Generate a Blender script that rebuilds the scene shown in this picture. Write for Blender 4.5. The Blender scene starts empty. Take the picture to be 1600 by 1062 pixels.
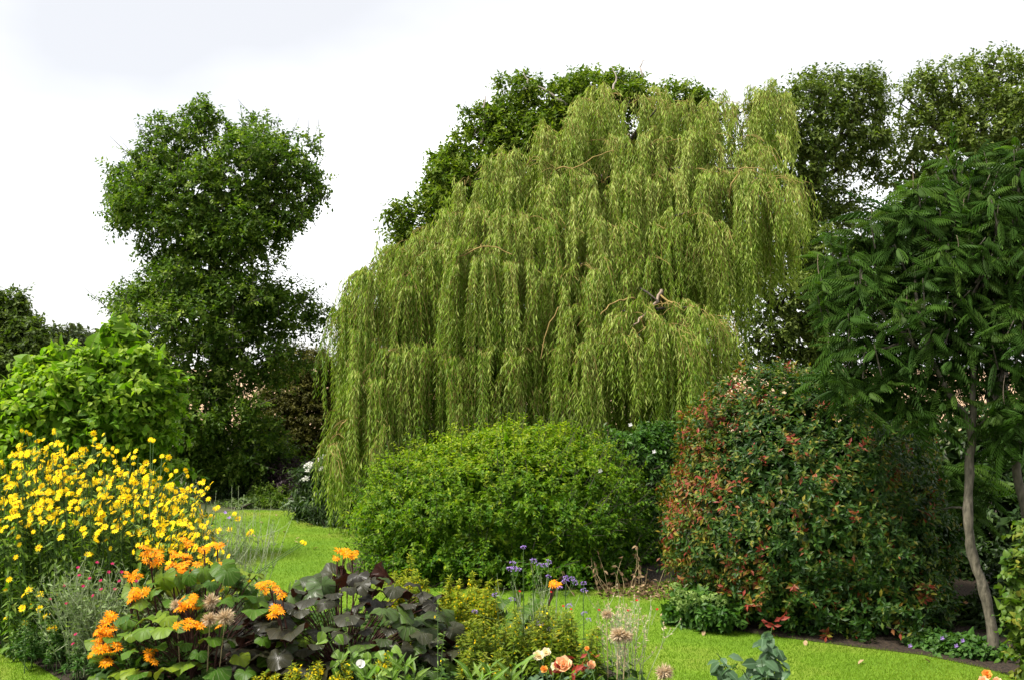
import bpy, math
import numpy as np
from mathutils import Matrix, Vector

# ------------------------------------------------------------------ camera, sky, sun, exposure
SC = bpy.context.scene
COL = SC.collection
F = 1700.0                    # focal length in photograph pixels (1600 wide)
CAMZ = 2.6
TILT = math.atan2(44.0, F)
cam_d = bpy.data.cameras.new('camera')
cam = bpy.data.objects.new('camera', cam_d)
COL.objects.link(cam)
cam.location = (0, 0, CAMZ)
cam.rotation_euler = (math.pi / 2 + TILT, 0, 0)
cam_d.sensor_width = 36.0
cam_d.lens = F / 1600 * 36.0
cam_d.clip_start = 0.1
cam_d.clip_end = 4000
cam_d.dof.use_dof = True
cam_d.dof.focus_distance = 16.0
cam_d.dof.aperture_fstop = 5.0
SC.camera = cam

SUN_EL = math.radians(57)
SUN_DIR = Vector((-0.93, -0.28, 0)).normalized() * math.cos(SUN_EL) + Vector((0, 0, math.sin(SUN_EL)))

world = bpy.data.worlds.new('World')
SC.world = world
world.use_nodes = True
nt = world.node_tree
nt.nodes.clear()
w_out = nt.nodes.new('ShaderNodeOutputWorld')
w_bg = nt.nodes.new('ShaderNodeBackground')
w_bg.inputs['Strength'].default_value = 0.1
w_sky = nt.nodes.new('ShaderNodeTexSky')
w_sky.sky_type = 'NISHITA'
w_sky.sun_disc = False
w_sky.sun_elevation = SUN_EL
w_sky.sun_rotation = math.atan2(SUN_DIR.x, SUN_DIR.y)
w_tc = nt.nodes.new('ShaderNodeTexCoord')
w_map = nt.nodes.new('ShaderNodeMapping')
w_map.inputs['Location'].default_value = (7.9, 3.2, 2.47)
w_map.inputs['Scale'].default_value = (1.0, 1.0, 2.2)
w_nz = nt.nodes.new('ShaderNodeTexNoise')
w_nz.inputs['Scale'].default_value = 1.5
w_nz.inputs['Detail'].default_value = 5.0
w_nz.inputs['Roughness'].default_value = 0.45
w_rp = nt.nodes.new('ShaderNodeValToRGB')
w_rp.color_ramp.elements[0].position = 0.37
w_rp.color_ramp.elements[0].color = (1.30, 1.30, 1.325, 1)
w_rp.color_ramp.elements[1].position = 0.72
w_rp.color_ramp.elements[1].color = (5.4, 5.4, 5.4, 1)
w_e = w_rp.color_ramp.elements.new(0.56)
w_e.color = (1.9, 1.9, 1.9, 1)
w_mix = nt.nodes.new('ShaderNodeMix')
w_mix.data_type = 'RGBA'
w_mix.inputs[0].default_value = 0.96
nt.links.new(w_tc.outputs['Generated'], w_map.inputs[0])
nt.links.new(w_map.outputs[0], w_nz.inputs['Vector'])
nt.links.new(w_nz.outputs[0], w_rp.inputs[0])
nt.links.new(w_sky.outputs[0], w_mix.inputs[6])
nt.links.new(w_rp.outputs[0], w_mix.inputs[7])
nt.links.new(w_mix.outputs[2], w_bg.inputs['Color'])
nt.links.new(w_bg.outputs[0], w_out.inputs['Surface'])

sun_d = bpy.data.lights.new('sun', 'SUN')
sun_d.energy = 1.5
sun_d.angle = math.radians(12)
sun_d.color = (1.0, 0.95, 0.86)
sun = bpy.data.objects.new('sun', sun_d)
COL.objects.link(sun)
sun.rotation_euler = SUN_DIR.to_track_quat('Z', 'Y').to_euler()

SC.view_settings.view_transform = 'Standard'
SC.view_settings.look = 'None'
SC.view_settings.gamma = 1
SC.view_settings.use_curve_mapping = False
SC.view_settings.exposure = 2.75
SC.render.engine = 'CYCLES'
SC.cycles.max_bounces = 6
SC.cycles.diffuse_bounces = 3
SC.cycles.glossy_bounces = 2
SC.cycles.transmission_bounces = 4
SC.cycles.transparent_max_bounces = 4

# ------------------------------------------------------------------ helpers
rng = np.random.default_rng(11)
UP = np.array([0., 0., 1.])


def W(px, py, d):
    """world point seen at photograph pixel (px, py), d metres ahead of the camera"""
    px = np.asarray(px, float); py = np.asarray(py, float); d = np.asarray(d, float)
    u = (px - 800) / F; v = (531 - py) / F
    yy = math.cos(TILT) - v * math.sin(TILT)
    zz = math.sin(TILT) + v * math.cos(TILT)
    return np.stack([u / yy * d, d + 0 * u, CAMZ + zz / yy * d], -1)


def G(px, py):
    """ground point (z = 0) seen at a pixel"""
    u = (px - 800) / F; v = (531 - py) / F
    yy = math.cos(TILT) - v * math.sin(TILT)
    zz = math.sin(TILT) + v * math.cos(TILT)
    k = -CAMZ / zz
    return np.array([u * k, yy * k, 0.0])


def pix(P):
    P = np.asarray(P)
    y = P[..., 1]; z = P[..., 2] - CAMZ
    c, s = math.cos(TILT), math.sin(TILT)
    dd = y * c + z * s
    vv = -y * s + z * c
    return 800 + F * P[..., 0] / dd, 531 - F * vv / dd


def nrm(a):
    return a / np.maximum(np.linalg.norm(a, axis=-1, keepdims=True), 1e-9)


def rnd_unit(n):
    return nrm(rng.normal(size=(n, 3)))


ORG = {}


def org(o):
    return ORG.get(o.name, np.zeros(3))


class MB:
    def __init__(s):
        s.V = []; s.F = []; s.A = []; s.M = []; s.n = 0

    def add(s, V, Fc, A=None, mi=0):
        V = np.asarray(V, float).reshape(-1, 3); Fc = np.asarray(Fc, int).reshape(-1, 3)
        if A is None:
            A = np.tile([.5, .5, 0, 0], (len(V), 1))
        s.V.append(V); s.F.append(Fc + s.n); s.A.append(np.asarray(A, float).reshape(-1, 4))
        s.M.append(np.full(len(Fc), mi)); s.n += len(V)
        return s

    def mesh(s, name, mats, origin=(0, 0, 0), smooth=False):
        V = np.concatenate(s.V) - np.asarray(origin); Fc = np.concatenate(s.F); A = np.concatenate(s.A); M = np.concatenate(s.M)
        me = bpy.data.meshes.new(name)
        me.vertices.add(len(V)); me.vertices.foreach_set('co', V.astype(np.float32).ravel())
        me.loops.add(len(Fc) * 3); me.loops.foreach_set('vertex_index', Fc.astype(np.int32).ravel())
        me.polygons.add(len(Fc))
        me.polygons.foreach_set('loop_start', np.arange(0, len(Fc) * 3, 3, dtype=np.int32))
        if not isinstance(mats, (list, tuple)):
            mats = [mats]
        for m in mats:
            me.materials.append(m)
        if len(mats) > 1:
            me.polygons.foreach_set('material_index', M.astype(np.int32))
        me.polygons.foreach_set('use_smooth', np.full(len(Fc), smooth))
        at = me.attributes.new('lv', 'FLOAT_COLOR', 'POINT')
        at.data.foreach_set('color', A.astype(np.float32).ravel())
        me.update(calc_edges=True)
        return me

    def build(s, name, mats, parent=None, smooth=False, kind=None, origin=None):
        o0 = org(parent) if parent is not None else np.zeros(3)
        if origin is not None:
            o0 = np.asarray(origin, float)
        me = s.mesh(name, mats, o0, smooth)
        o = bpy.data.objects.new(name, me)
        COL.objects.link(o)
        if parent is not None:
            o.parent = parent
        else:
            o.location = o0
        ORG[o.name] = o0
        if kind:
            o['kind'] = kind
        return o


def thing(name, label, cat, loc, group=None):
    o = bpy.data.objects.new(name, None)
    COL.objects.link(o)
    o.empty_display_size = 0.2
    o.location = tuple(float(v) for v in loc)
    o['label'] = label; o['category'] = cat
    if group:
        o['group'] = group
    ORG[o.name] = np.array(loc, float)
    return o


def put(name, me, parent, M):
    """link a shared mesh as a part; M is a world matrix"""
    o = bpy.data.objects.new(name, me)
    COL.objects.link(o)
    o.parent = parent
    M = M.copy()
    M.translation = M.translation - Vector(org(parent))
    o.matrix_basis = M
    return o


def tubes(P, R, sides=5):
    """P (N,M,3) R (N,M) -> verts, faces of N tapered tubes"""
    P = np.asarray(P, float)
    if P.ndim == 2:
        P = P[None]
    R = np.asarray(R, float)
    if R.ndim == 1:
        R = np.tile(R, (len(P), 1))
    N, M, _ = P.shape
    T = nrm(np.gradient(P, axis=1))
    ref = np.array([0.31, 0.93, 0.17])
    S = nrm(np.cross(T, ref)); U = np.cross(S, T)
    a = np.arange(sides) * 2 * math.pi / sides
    V = P[:, :, None, :] + R[:, :, None, None] * (np.cos(a)[None, None, :, None] * S[:, :, None, :] + np.sin(a)[None, None, :, None] * U[:, :, None, :])
    idx = np.arange(N * M * sides).reshape(N, M, sides)
    a0 = idx[:, :-1, :]; b0 = np.roll(idx, -1, 2)[:, :-1, :]; a1 = idx[:, 1:, :]; b1 = np.roll(idx, -1, 2)[:, 1:, :]
    Fc = np.concatenate([np.stack([a0, b0, b1], -1).reshape(-1, 3), np.stack([a0, b1, a1], -1).reshape(-1, 3)])
    return V.reshape(-1, 3), Fc


def smooth_path(pts, n=14, wob=0.0):
    pts = np.asarray(pts, float)
    t = np.linspace(0, 1, len(pts)); tt = np.linspace(0, 1, n)
    # Catmull-Rom through the points
    P = np.vstack([2 * pts[0] - pts[1], pts, 2 * pts[-1] - pts[-2]])
    k = np.minimum((tt * (len(pts) - 1)).astype(int), len(pts) - 2)
    u = (tt * (len(pts) - 1) - k)[:, None]
    p0, p1, p2, p3 = P[k], P[k + 1], P[k + 2], P[k + 3]
    out = 0.5 * ((2 * p1) + (-p0 + p2) * u + (2 * p0 - 5 * p1 + 4 * p2 - p3) * u ** 2 + (-p0 + 3 * p1 - 3 * p2 + p3) * u ** 3)
    if wob:
        out[1:-1] += rng.normal(size=(n - 2, 3)) * wob
    return out


def leaf_tmpl(width=.4, n=3, fold=.12, droop=.2, wmax=.45, power=1.0):
    """a leaf along +Y, length 1: verts, tris, (|u|, v)"""
    ys = np.linspace(0, 1, n + 1)
    V = []; uv = []
    for i, y in enumerate(ys):
        c = (0, y, -droop * y * y)
        V.append(c); uv.append((0, y))
        if 0 < i < n:
            p = math.log(.5) / math.log(wmax)
            w = width * .5 * math.sin(math.pi * (y ** p)) ** power
            for sgn in (-1, 1):
                V.append((sgn * w, y, -droop * y * y + fold * w)); uv.append((1, y))
    Fc = []
    ci = [0] + [1 + 3 * i for i in range(n - 1)] + [1 + 3 * (n - 1)]
    for i in range(n):
        a, b = ci[i], ci[i + 1]
        for sgn in (0, 1):
            la = None if i == 0 else a + 1 + sgn
            lb = None if i == n - 1 else b + 1 + sgn
            q = [x for x in (a, b, lb, la) if x is not None]
            if sgn == 1:
                pass
            else:
                q = q[::-1]
            if len(q) == 3:
                Fc.append(q)
            else:
                Fc.append([q[0], q[1], q[2]]); Fc.append([q[0], q[2], q[3]])
    return np.array(V), np.array(Fc), np.array(uv, float)


T_TINY = leaf_tmpl(.55, 2, .35, .12)           # four triangles
T_LEAF = leaf_tmpl(.5, 3, .3, .25)             # eight
T_OVAL = leaf_tmpl(.42, 2, .3, .14, .52, .7)
T_HEART = leaf_tmpl(.85, 4, .22, .35, .33, .8)
T_LANCE = leaf_tmpl(.24, 3, .3, .35, .4)
T_WILLOW = (np.array([[0, 0, 0], [-.09, .4, .02], [.09, .4, .02], [0, 1, -.05]]), np.array([[0, 2, 3], [0, 3, 1]]), np.array([[0, 0], [1, .4], [1, .4], [0, 1]], float))
T_DIA = (np.array([[0, 0, 0], [-.26, .45, .08], [.26, .45, .08], [0, 1, -.08]]), np.array([[0, 2, 3], [0, 3, 1]]), np.array([[0, 0], [1, .4], [1, .4], [0, 1]], float))


def basis(D, N):
    D = nrm(D)
    X = nrm(np.cross(D, N)); Z = np.cross(X, D)
    return X, D, Z


def add_leaves(mb, T, P, D, N, S, tint, tint2=None, mi=0):
    tv, tf, uv = T
    n = len(P)
    if n == 0:
        return
    X, D, Z = basis(D, N)
    S = np.broadcast_to(np.asarray(S, float), (n,))
    V = P[:, None, :] + S[:, None, None] * (tv[None, :, 0, None] * X[:, None, :] + tv[None, :, 1, None] * D[:, None, :] + tv[None, :, 2, None] * Z[:, None, :])
    k = len(tv)
    Fc = (tf[None] + (np.arange(n) * k)[:, None, None]).reshape(-1, 3)
    if tint2 is None:
        tint2 = rng.random(n)
    A = np.empty((n, k, 4))
    A[:, :, 0] = np.broadcast_to(tint, (n,))[:, None]; A[:, :, 1] = np.broadcast_to(tint2, (n,))[:, None]
    A[:, :, 2] = uv[None, :, 0]; A[:, :, 3] = uv[None, :, 1]
    mb.add(V, Fc, A, mi)


def front_pick(P, S, k, cell=9, lo=(-5, -5), hi=(1605, 1067)):
    """indices of the k leaves that show largest: nearest of each small cell of view, then by apparent size"""
    x, y = pix(P)
    d = P[:, 1]
    ok = (x > lo[0]) & (x < hi[0]) & (y > lo[1]) & (y < hi[1])
    idx = np.where(ok)[0]
    key = (x[idx] // cell).astype(int) * 4000 + (y[idx] // cell).astype(int)
    o = np.lexsort((d[idx], key))
    first = np.r_[True, np.diff(key[o]) != 0]
    idx = idx[o][first]
    sc = np.broadcast_to(S, (len(P),))[idx] / d[idx] * (0.6 + .4 * rng.random(len(idx)))
    return idx[np.argsort(-sc)[:k]]


def leaf_parts(root, name, T, mat, P, D, N, S, tint, q=6):
    """leaves as parts: one object each, sharing q meshes (one per tint)"""
    S = np.broadcast_to(S, (len(P),))
    X, D, Z = basis(D, N)
    qi = np.clip((np.asarray(tint) * q).astype(int), 0, q - 1)
    ms = {}
    for i in range(len(P)):
        k = int(qi[i])
        if k not in ms:
            b = MB(); add_leaves(b, T, np.zeros((1, 3)), np.array([[0, 1., 0]]), np.array([[0, 0, 1.]]), 1, (k + .5) / q)
            ms[k] = b.mesh(name, mat)
        s = float(S[i])
        M = Matrix(((X[i][0] * s, D[i][0] * s, Z[i][0] * s, P[i][0]), (X[i][1] * s, D[i][1] * s, Z[i][1] * s, P[i][1]), (X[i][2] * s, D[i][2] * s, Z[i][2] * s, P[i][2]), (0, 0, 0, 1)))
        put(name, ms[k], root, M)


# ------------------------------------------------------------------ materials
def new_mat(name):
    m = bpy.data.materials.new(name)
    m.use_nodes = True
    m.node_tree.nodes.clear()
    return m, m.node_tree


def ramp_node(t, stops):
    r = t.nodes.new('ShaderNodeValToRGB')
    e = r.color_ramp.elements
    while len(e) < len(stops):
        e.new(.5)
    for i, (p, c) in enumerate(stops):
        e[i].position = p; e[i].color = (*c, 1)
    return r


def leaf_mat(name, stops, rough=.5, spec=.3, trans=.4, tcol=(1.25, 1.45, .35), back=None, vein=None, mottle=.25):
    m, t = new_mat(name)
    L = t.links.new
    out = t.nodes.new('ShaderNodeOutputMaterial')
    at = t.nodes.new('ShaderNodeAttribute'); at.attribute_name = 'lv'
    sp = t.nodes.new('ShaderNodeSeparateColor'); L(at.outputs['Color'], sp.inputs[0])
    rp = ramp_node(t, stops); L(sp.outputs[0], rp.inputs[0])
    # each leaf a little lighter or darker than its neighbour
    hs = t.nodes.new('ShaderNodeHueSaturation')
    mr = t.nodes.new('ShaderNodeMapRange'); mr.inputs[3].default_value = 1 - mottle; mr.inputs[4].default_value = 1 + mottle
    L(sp.outputs[1], mr.inputs[0]); L(mr.outputs[0], hs.inputs['Value']); L(rp.outputs[0], hs.inputs['Color'])
    col = hs.outputs[0]
    pr = t.nodes.new('ShaderNodeBsdfPrincipled')
    if vein:
        mx = t.nodes.new('ShaderNodeMix'); mx.data_type = 'RGBA'
        if vein[0] == 'mid':
            lt = t.nodes.new('ShaderNodeMath'); lt.operation = 'LESS_THAN'; lt.inputs[1].default_value = .12
            L(sp.outputs[2], lt.inputs[0]); fac = lt.outputs[0]
        else:
            mu = t.nodes.new('ShaderNodeMath'); mu.operation = 'MULTIPLY'; mu.inputs[1].default_value = vein[2]; L(sp.outputs[2], mu.inputs[0])
            sn = t.nodes.new('ShaderNodeMath'); sn.operation = 'COSINE'; L(mu.outputs[0], sn.inputs[0])
            r2 = t.nodes.new('ShaderNodeMapRange'); r2.inputs[1].default_value = .72; r2.inputs[2].default_value = 1; r2.inputs[3].default_value = 0; r2.inputs[4].default_value = .7; L(sn.outputs[0], r2.inputs[0]); fac = r2.outputs[0]
            bp = t.nodes.new('ShaderNodeBump'); bp.inputs['Strength'].default_value = .5; bp.inputs['Distance'].default_value = .01; L(fac, bp.inputs['Height']); L(bp.outputs[0], pr.inputs['Normal'])
        L(fac, mx.inputs[0]); L(col, mx.inputs[6]); mx.inputs[7].default_value = (*vein[1], 1)
        col = mx.outputs[2]
    if back:
        ge = t.nodes.new('ShaderNodeNewGeometry')
        m2 = t.nodes.new('ShaderNodeMix'); m2.data_type = 'RGBA'
        L(ge.outputs['Backfacing'], m2.inputs[0]); L(col, m2.inputs[6]); m2.inputs[7].default_value = (*back, 1)
        col = m2.outputs[2]
    L(col, pr.inputs['Base Color'])
    pr.inputs['Roughness'].default_value = rough
    pr.inputs['Specular IOR Level'].default_value = spec * .55
    if trans > 0:
        tr = t.nodes.new('ShaderNodeBsdfTranslucent')
        vm = t.nodes.new('ShaderNodeMix'); vm.data_type = 'RGBA'; vm.blend_type = 'MULTIPLY'; vm.inputs[0].default_value = 1
        L(col, vm.inputs[6]); vm.inputs[7].default_value = (*tcol, 1)
        L(vm.outputs[2], tr.inputs['Color'])
        ms = t.nodes.new('ShaderNodeMixShader'); ms.inputs[0].default_value = trans
        L(pr.outputs[0], ms.inputs[1]); L(tr.outputs[0], ms.inputs[2]); L(ms.outputs[0], out.inputs[0])
    else:
        L(pr.outputs[0], out.inputs[0])
    return m


def rough_mat(name, c1, c2, scale=8, rough=.85, bump=.4, stretch=(1, 1, 1), detail=6, dist=.02):
    m, t = new_mat(name)
    L = t.links.new
    out = t.nodes.new('ShaderNodeOutputMaterial'); pr = t.nodes.new('ShaderNodeBsdfPrincipled')
    tc = t.nodes.new('ShaderNodeTexCoord'); mp = t.nodes.new('ShaderNodeMapping'); mp.inputs['Scale'].default_value = stretch
    nz = t.nodes.new('ShaderNodeTexNoise'); nz.inputs['Scale'].default_value = scale; nz.inputs['Detail'].default_value = detail
    L(tc.outputs['Object'], mp.inputs[0]); L(mp.outputs[0], nz.inputs['Vector'])
    rp = ramp_node(t, [(.3, c1), (.7, c2)]); L(nz.outputs[0], rp.inputs[0]); L(rp.outputs[0], pr.inputs['Base Color'])
    pr.inputs['Roughness'].default_value = rough; pr.inputs['Specular IOR Level'].default_value = .25
    bp = t.nodes.new('ShaderNodeBump'); bp.inputs['Strength'].default_value = bump; bp.inputs['Distance'].default_value = dist
    L(nz.outputs[0], bp.inputs['Height']); L(bp.outputs[0], pr.inputs['Normal'])
    L(pr.outputs[0], out.inputs[0])
    return m


M_bark_dark = rough_mat('bark_dark', (.018, .014, .010), (.055, .045, .034), 6, stretch=(3, 3, .6))
M_bark_grey = rough_mat('bark_grey', (.14, .10, .07), (.30, .23, .17), 9, stretch=(3, 3, .7))
M_dead_wood = rough_mat('dead_wood', (.25, .20, .16), (.48, .42, .36), 9)
M_bark_sumac = rough_mat('bark_sumac', (.048, .043, .030), (.135, .118, .085), 16, stretch=(2, 2, .8), bump=.7)
M_withy = rough_mat('willow_twig_bark', (.17, .125, .035), (.30, .21, .07), 10)
M_stem_green = rough_mat('green_stem', (.04, .08, .02), (.07, .12, .03), 10)
M_stem_purple = rough_mat('purple_stem', (.035, .014, .012), (.07, .03, .022), 10)
M_stem_silver = rough_mat('silver_stem', (.17, .21, .10), (.29, .33, .20), 20)
M_stem_straw = rough_mat('straw_stem', (.30, .24, .12), (.42, .33, .18), 20)
M_soil = rough_mat('soil', (.012, .009, .006), (.04, .028, .018), 14, bump=.9, dist=.05)
M_litter_soil = rough_mat('leafy_soil', (.012, .009, .006), (.045, .030, .018), 30, bump=.9, dist=.05)
M_field = rough_mat('stubble_field', (.30, .19, .11), (.44, .30, .18), .5, bump=.2)
M_rough_ground = rough_mat('rough_ground', (.03, .04, .012), (.08, .085, .03), .8, bump=.3)


def lawn_mat():
    m, t = new_mat('mown_lawn')
    L = t.links.new
    out = t.nodes.new('ShaderNodeOutputMaterial'); pr = t.nodes.new('ShaderNodeBsdfPrincipled')
    tc = t.nodes.new('ShaderNodeTexCoord')
    n1 = t.nodes.new('ShaderNodeTexNoise'); n1.inputs['Scale'].default_value = .9; n1.inputs['Detail'].default_value = 5
    n2 = t.nodes.new('ShaderNodeTexNoise'); n2.inputs['Scale'].default_value = 60; n2.inputs['Detail'].default_value = 4
    L(tc.outputs['Object'], n1.inputs['Vector']); L(tc.outputs['Object'], n2.inputs['Vector'])
    r1 = ramp_node(t, [(.3, (.080, .162, .010)), (.5, (.114, .198, .012)), (.68, (.170, .210, .028))]); L(n1.outputs[0], r1.inputs[0])
    hs = t.nodes.new('ShaderNodeHueSaturation'); mr = t.nodes.new('ShaderNodeMapRange'); mr.inputs[1].default_value = .3; mr.inputs[2].default_value = .7; mr.inputs[3].default_value = .65; mr.inputs[4].default_value = 1.3
    L(n2.outputs[0], mr.inputs[0]); L(mr.outputs[0], hs.inputs['Value']); L(r1.outputs[0], hs.inputs['Color'])
    L(hs.outputs[0], pr.inputs['Base Color'])
    pr.inputs['Roughness'].default_value = .8; pr.inputs['Specular IOR Level'].default_value = .15
    bp = t.nodes.new('ShaderNodeBump'); bp.inputs['Strength'].default_value = .7; bp.inputs['Distance'].default_value = .03
    L(n2.outputs[0], bp.inputs['Height']); L(bp.outputs[0], pr.inputs['Normal'])
    L(pr.outputs[0], out.inputs[0])
    return m


M_lawn = lawn_mat()
M_blade = leaf_mat('grass_blade', [(0, (.088, .180, .010)), (.6, (.124, .215, .012)), (1, (.172, .222, .026))], .6, .1, .48, (1.3, 1.35, .35))
M_alder = leaf_mat('alder_leaf', [(0, (.036, .076, .008)), (.5, (.080, .140, .015)), (1, (.19, .25, .045))], .5, .3, .4)
M_oak = leaf_mat('oak_leaf', [(0, (.042, .084, .006)), (.5, (.092, .148, .011)), (1, (.17, .215, .028))], .5, .25, .36)
M_rtree = leaf_mat('back_tree_leaf', [(0, (.042, .072, .012)), (.5, (.085, .125, .022)), (1, (.15, .19, .04))], .5, .3, .34)
M_far = leaf_mat('far_tree_leaf', [(0, (.035, .055, .022)), (1, (.075, .095, .045))], .6, .2, .3)
M_catalpa = leaf_mat('catalpa_leaf', [(0, (.068, .160, .008)), (.5, (.140, .250, .014)), (1, (.24, .32, .03))], .5, .25, .45, vein=('mid', (.15, .22, .04)))
M_olive = leaf_mat('olive_needle', [(0, (.038, .042, .007)), (.5, (.062, .062, .010)), (1, (.10, .092, .016))], .6, .2, .25)
M_willow = leaf_mat('willow_leaf', [(0, (.058, .125, .008)), (.5, (.168, .250, .024)), (1, (.38, .43, .12))], .5, .25, .38, (1.2, 1.3, .4))
M_darkshrub = leaf_mat('dark_shrub_leaf', [(0, (.018, .040, .010)), (.5, (.034, .064, .016)), (1, (.075, .115, .028))], .4, .35, .3)
M_purpleleaf = leaf_mat('purple_shrub_leaf', [(0, (.025, .016, .020)), (1, (.060, .040, .046))], .5, .3, .3, (1.2, .9, .9))
M_bush = leaf_mat('kerria_leaf', [(0, (.036, .100, .004)), (.5, (.110, .200, .007)), (1, (.26, .31, .018))], .5, .3, .42)
M_mock = leaf_mat('mock_orange_leaf', [(0, (.030, .085, .012)), (1, (.075, .150, .022))], .45, .35, .36)
M_photinia = leaf_mat('photinia_leaf', [(0, (.014, .040, .006)), (.35, (.030, .075, .010)), (.62, (.075, .112, .014)), (.76, (.17, .145, .015)), (.84, (.17, .075, .022)), (1, (.21, .035, .022))], .45, .3, .28)
M_sumac = leaf_mat('sumac_leaf', [(0, (.016, .042, .006)), (.5, (.030, .068, .009)), (1, (.070, .120, .018))], .55, .12, .36, mottle=.42)
M_hydr = leaf_mat('hydrangea_bract', [(0, (.13, .21, .05)), (1, (.24, .32, .10))], .6, .2, .35)
M_geran = leaf_mat('geranium_leaf', [(0, (.025, .075, .012)), (1, (.065, .135, .022))], .5, .3, .35)
M_sunleaf = leaf_mat('sunflower_leaf', [(0, (.048, .120, .009)), (.5, (.100, .185, .014)), (1, (.21, .27, .035))], .5, .3, .4, vein=('mid', (.14, .2, .06)))
M_yellow = leaf_mat('yellow_petal', [(0, (.86, .58, .004)), (1, (.92, .74, .02))], .55, .2, .35, (1.05, 1.0, .6), mottle=.08)
M_yeye = rough_mat('golden_disc', (.42, .20, .01), (.65, .36, .015), 60)
M_orange = leaf_mat('orange_petal', [(0, (.86, .27, .004)), (1, (.92, .38, .008))], .55, .2, .35, (1.05, .9, .5), mottle=.1)
M_oeye = rough_mat('ochre_disc', (.40, .15, .01), (.62, .27, .015), 60)
M_lig_dark = leaf_mat('ligularia_dark_leaf', [(0, (.015, .013, .008)), (.55, (.024, .026, .010)), (.8, (.030, .058, .010)), (1, (.060, .110, .014))], .42, .46, .14, (1.2, .9, .5), back=(.045, .018, .013), vein=('rad', (.040, .036, .020), 44.0), mottle=.25)
M_lig_green = leaf_mat('ligularia_green_leaf', [(0, (.028, .078, .006)), (.5, (.068, .142, .009)), (1, (.19, .255, .018))], .45, .3, .36, back=(.10, .11, .03), vein=('rad', (.12, .17, .045), 44.0), mottle=.15)
M_silver = leaf_mat('silver_leaf', [(0, (.11, .17, .05)), (1, (.24, .30, .15))], .7, .15, .3)
M_magenta = leaf_mat('magenta_petal', [(0, (.26, .006, .05)), (1, (.38, .01, .08))], .5, .2, .3, (1.1, .6, .9))
M_redpet = leaf_mat('red_petal', [(0, (.38, .010, .010)), (1, (.50, .02, .015))], .5, .2, .3, (1.1, .6, .6))
M_lilac = leaf_mat('lilac_petal', [(0, (.30, .19, .50)), (1, (.46, .32, .66))], .6, .2, .3, (1, .8, 1.1))
M_loose = leaf_mat('loosestrife_leaf', [(0, (.11, .17, .010)), (.6, (.21, .255, .015)), (1, (.34, .34, .03))], .5, .25, .4)
M_dill = leaf_mat('feathery_leaf', [(0, (.075, .14, .012)), (.6, (.15, .205, .018)), (1, (.27, .28, .03))], .5, .25, .4)
M_bind = leaf_mat('bindweed_leaf', [(0, (.075, .165, .016)), (1, (.15, .235, .04))], .45, .35, .4, vein=('mid', (.2, .28, .1)))
M_shoot = leaf_mat('bright_lance_leaf', [(0, (.085, .185, .014)), (1, (.17, .255, .035))], .45, .35, .4, vein=('mid', (.2, .28, .1)))
M_white = leaf_mat('white_petal', [(0, (.80, .78, .74)), (1, (.86, .85, .82))], .6, .2, .25, (1, 1, .95), mottle=.04)
M_peach = leaf_mat('peach_petal', [(0, (.80, .42, .20)), (1, (.86, .58, .36))], .55, .2, .35, (1.05, .9, .7), mottle=.08)
M_cream = leaf_mat('cream_petal', [(0, (.84, .68, .40)), (1, (.88, .78, .58))], .55, .2, .35, (1.05, 1, .8), mottle=.05)
M_orose = leaf_mat('orange_rose_petal', [(0, (.78, .30, .05)), (1, (.85, .42, .10))], .55, .2, .35, (1.05, .9, .6), mottle=.08)
M_roseleaf = leaf_mat('rose_leaf', [(0, (.030, .075, .022)), (.6, (.060, .118, .050)), (1, (.095, .155, .085))], .4, .4, .28, vein=('mid', (.09, .15, .08)))
M_redleaf = leaf_mat('young_red_leaf', [(0, (.14, .03, .02)), (1, (.32, .05, .03))], .4, .4, .35, (1.2, .8, .6))
M_puff = leaf_mat('seed_hair', [(0, (.56, .44, .28)), (1, (.74, .62, .44))], .8, .1, .4, (1, .95, .85), mottle=.1)
M_litter = leaf_mat('dry_leaf', [(0, (.05, .032, .018)), (.5, (.12, .075, .040)), (1, (.34, .24, .14))], .8, .1, .15, (1, .9, .7))
M_undergrowth = leaf_mat('undergrowth_leaf', [(0, (.022, .055, .009)), (.6, (.048, .095, .014)), (1, (.10, .145, .025))], .5, .3, .32)
M_yshrub = leaf_mat('yellowing_shrub_leaf', [(0, (.045, .10, .012)), (.6, (.10, .15, .02)), (1, (.22, .21, .03))], .45, .3, .36)

# ------------------------------------------------------------------ the setting
def sheet(name, pts, z, mat, kind='structure', step=None, bumpy=0.0):
    """a flat polygon, cut into a fan grid so that it can undulate a little"""
    import bmesh
    bm = bmesh.new()
    vs = [bm.verts.new((p[0], p[1], z)) for p in pts]
    bm.faces.new(vs)
    bmesh.ops.triangulate(bm, faces=bm.faces[:])
    bm.normal_update()
    for f in bm.faces:
        if f.normal.z < 0:
            f.normal_flip()
    me = bpy.data.meshes.new(name); bm.to_mesh(me); bm.free()
    me.materials.append(mat)
    o = bpy.data.objects.new(name, me); COL.objects.link(o)
    o['kind'] = kind
    return o


sheet('ground', [(-900, -20), (900, -20), (900, 1500), (-900, 1500)], -.02, M_rough_ground)
# stubble field on gently rising land beyond the garden
fb = MB()
nx, ny = 60, 40
gx = np.linspace(-400, 400, nx); gy = np.linspace(44, 700, ny)
XX, YY = np.meshgrid(gx, gy)
ZZ = .0 + np.clip((YY - 60) / 600, 0, 1) * 2.6 + .3 * np.sin(XX / 60 + 1) * np.clip((YY - 60) / 200, 0, 1) + .004
fi = np.arange(nx * ny).reshape(ny, nx)
fq = np.concatenate([np.stack([fi[:-1, :-1], fi[:-1, 1:], fi[1:, 1:]], -1).reshape(-1, 3), np.stack([fi[:-1, :-1], fi[1:, 1:], fi[1:, :-1]], -1).reshape(-1, 3)])
fb.add(np.stack([XX, YY, ZZ], -1), fq)
fb.build('field', M_field, kind='structure')

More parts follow.
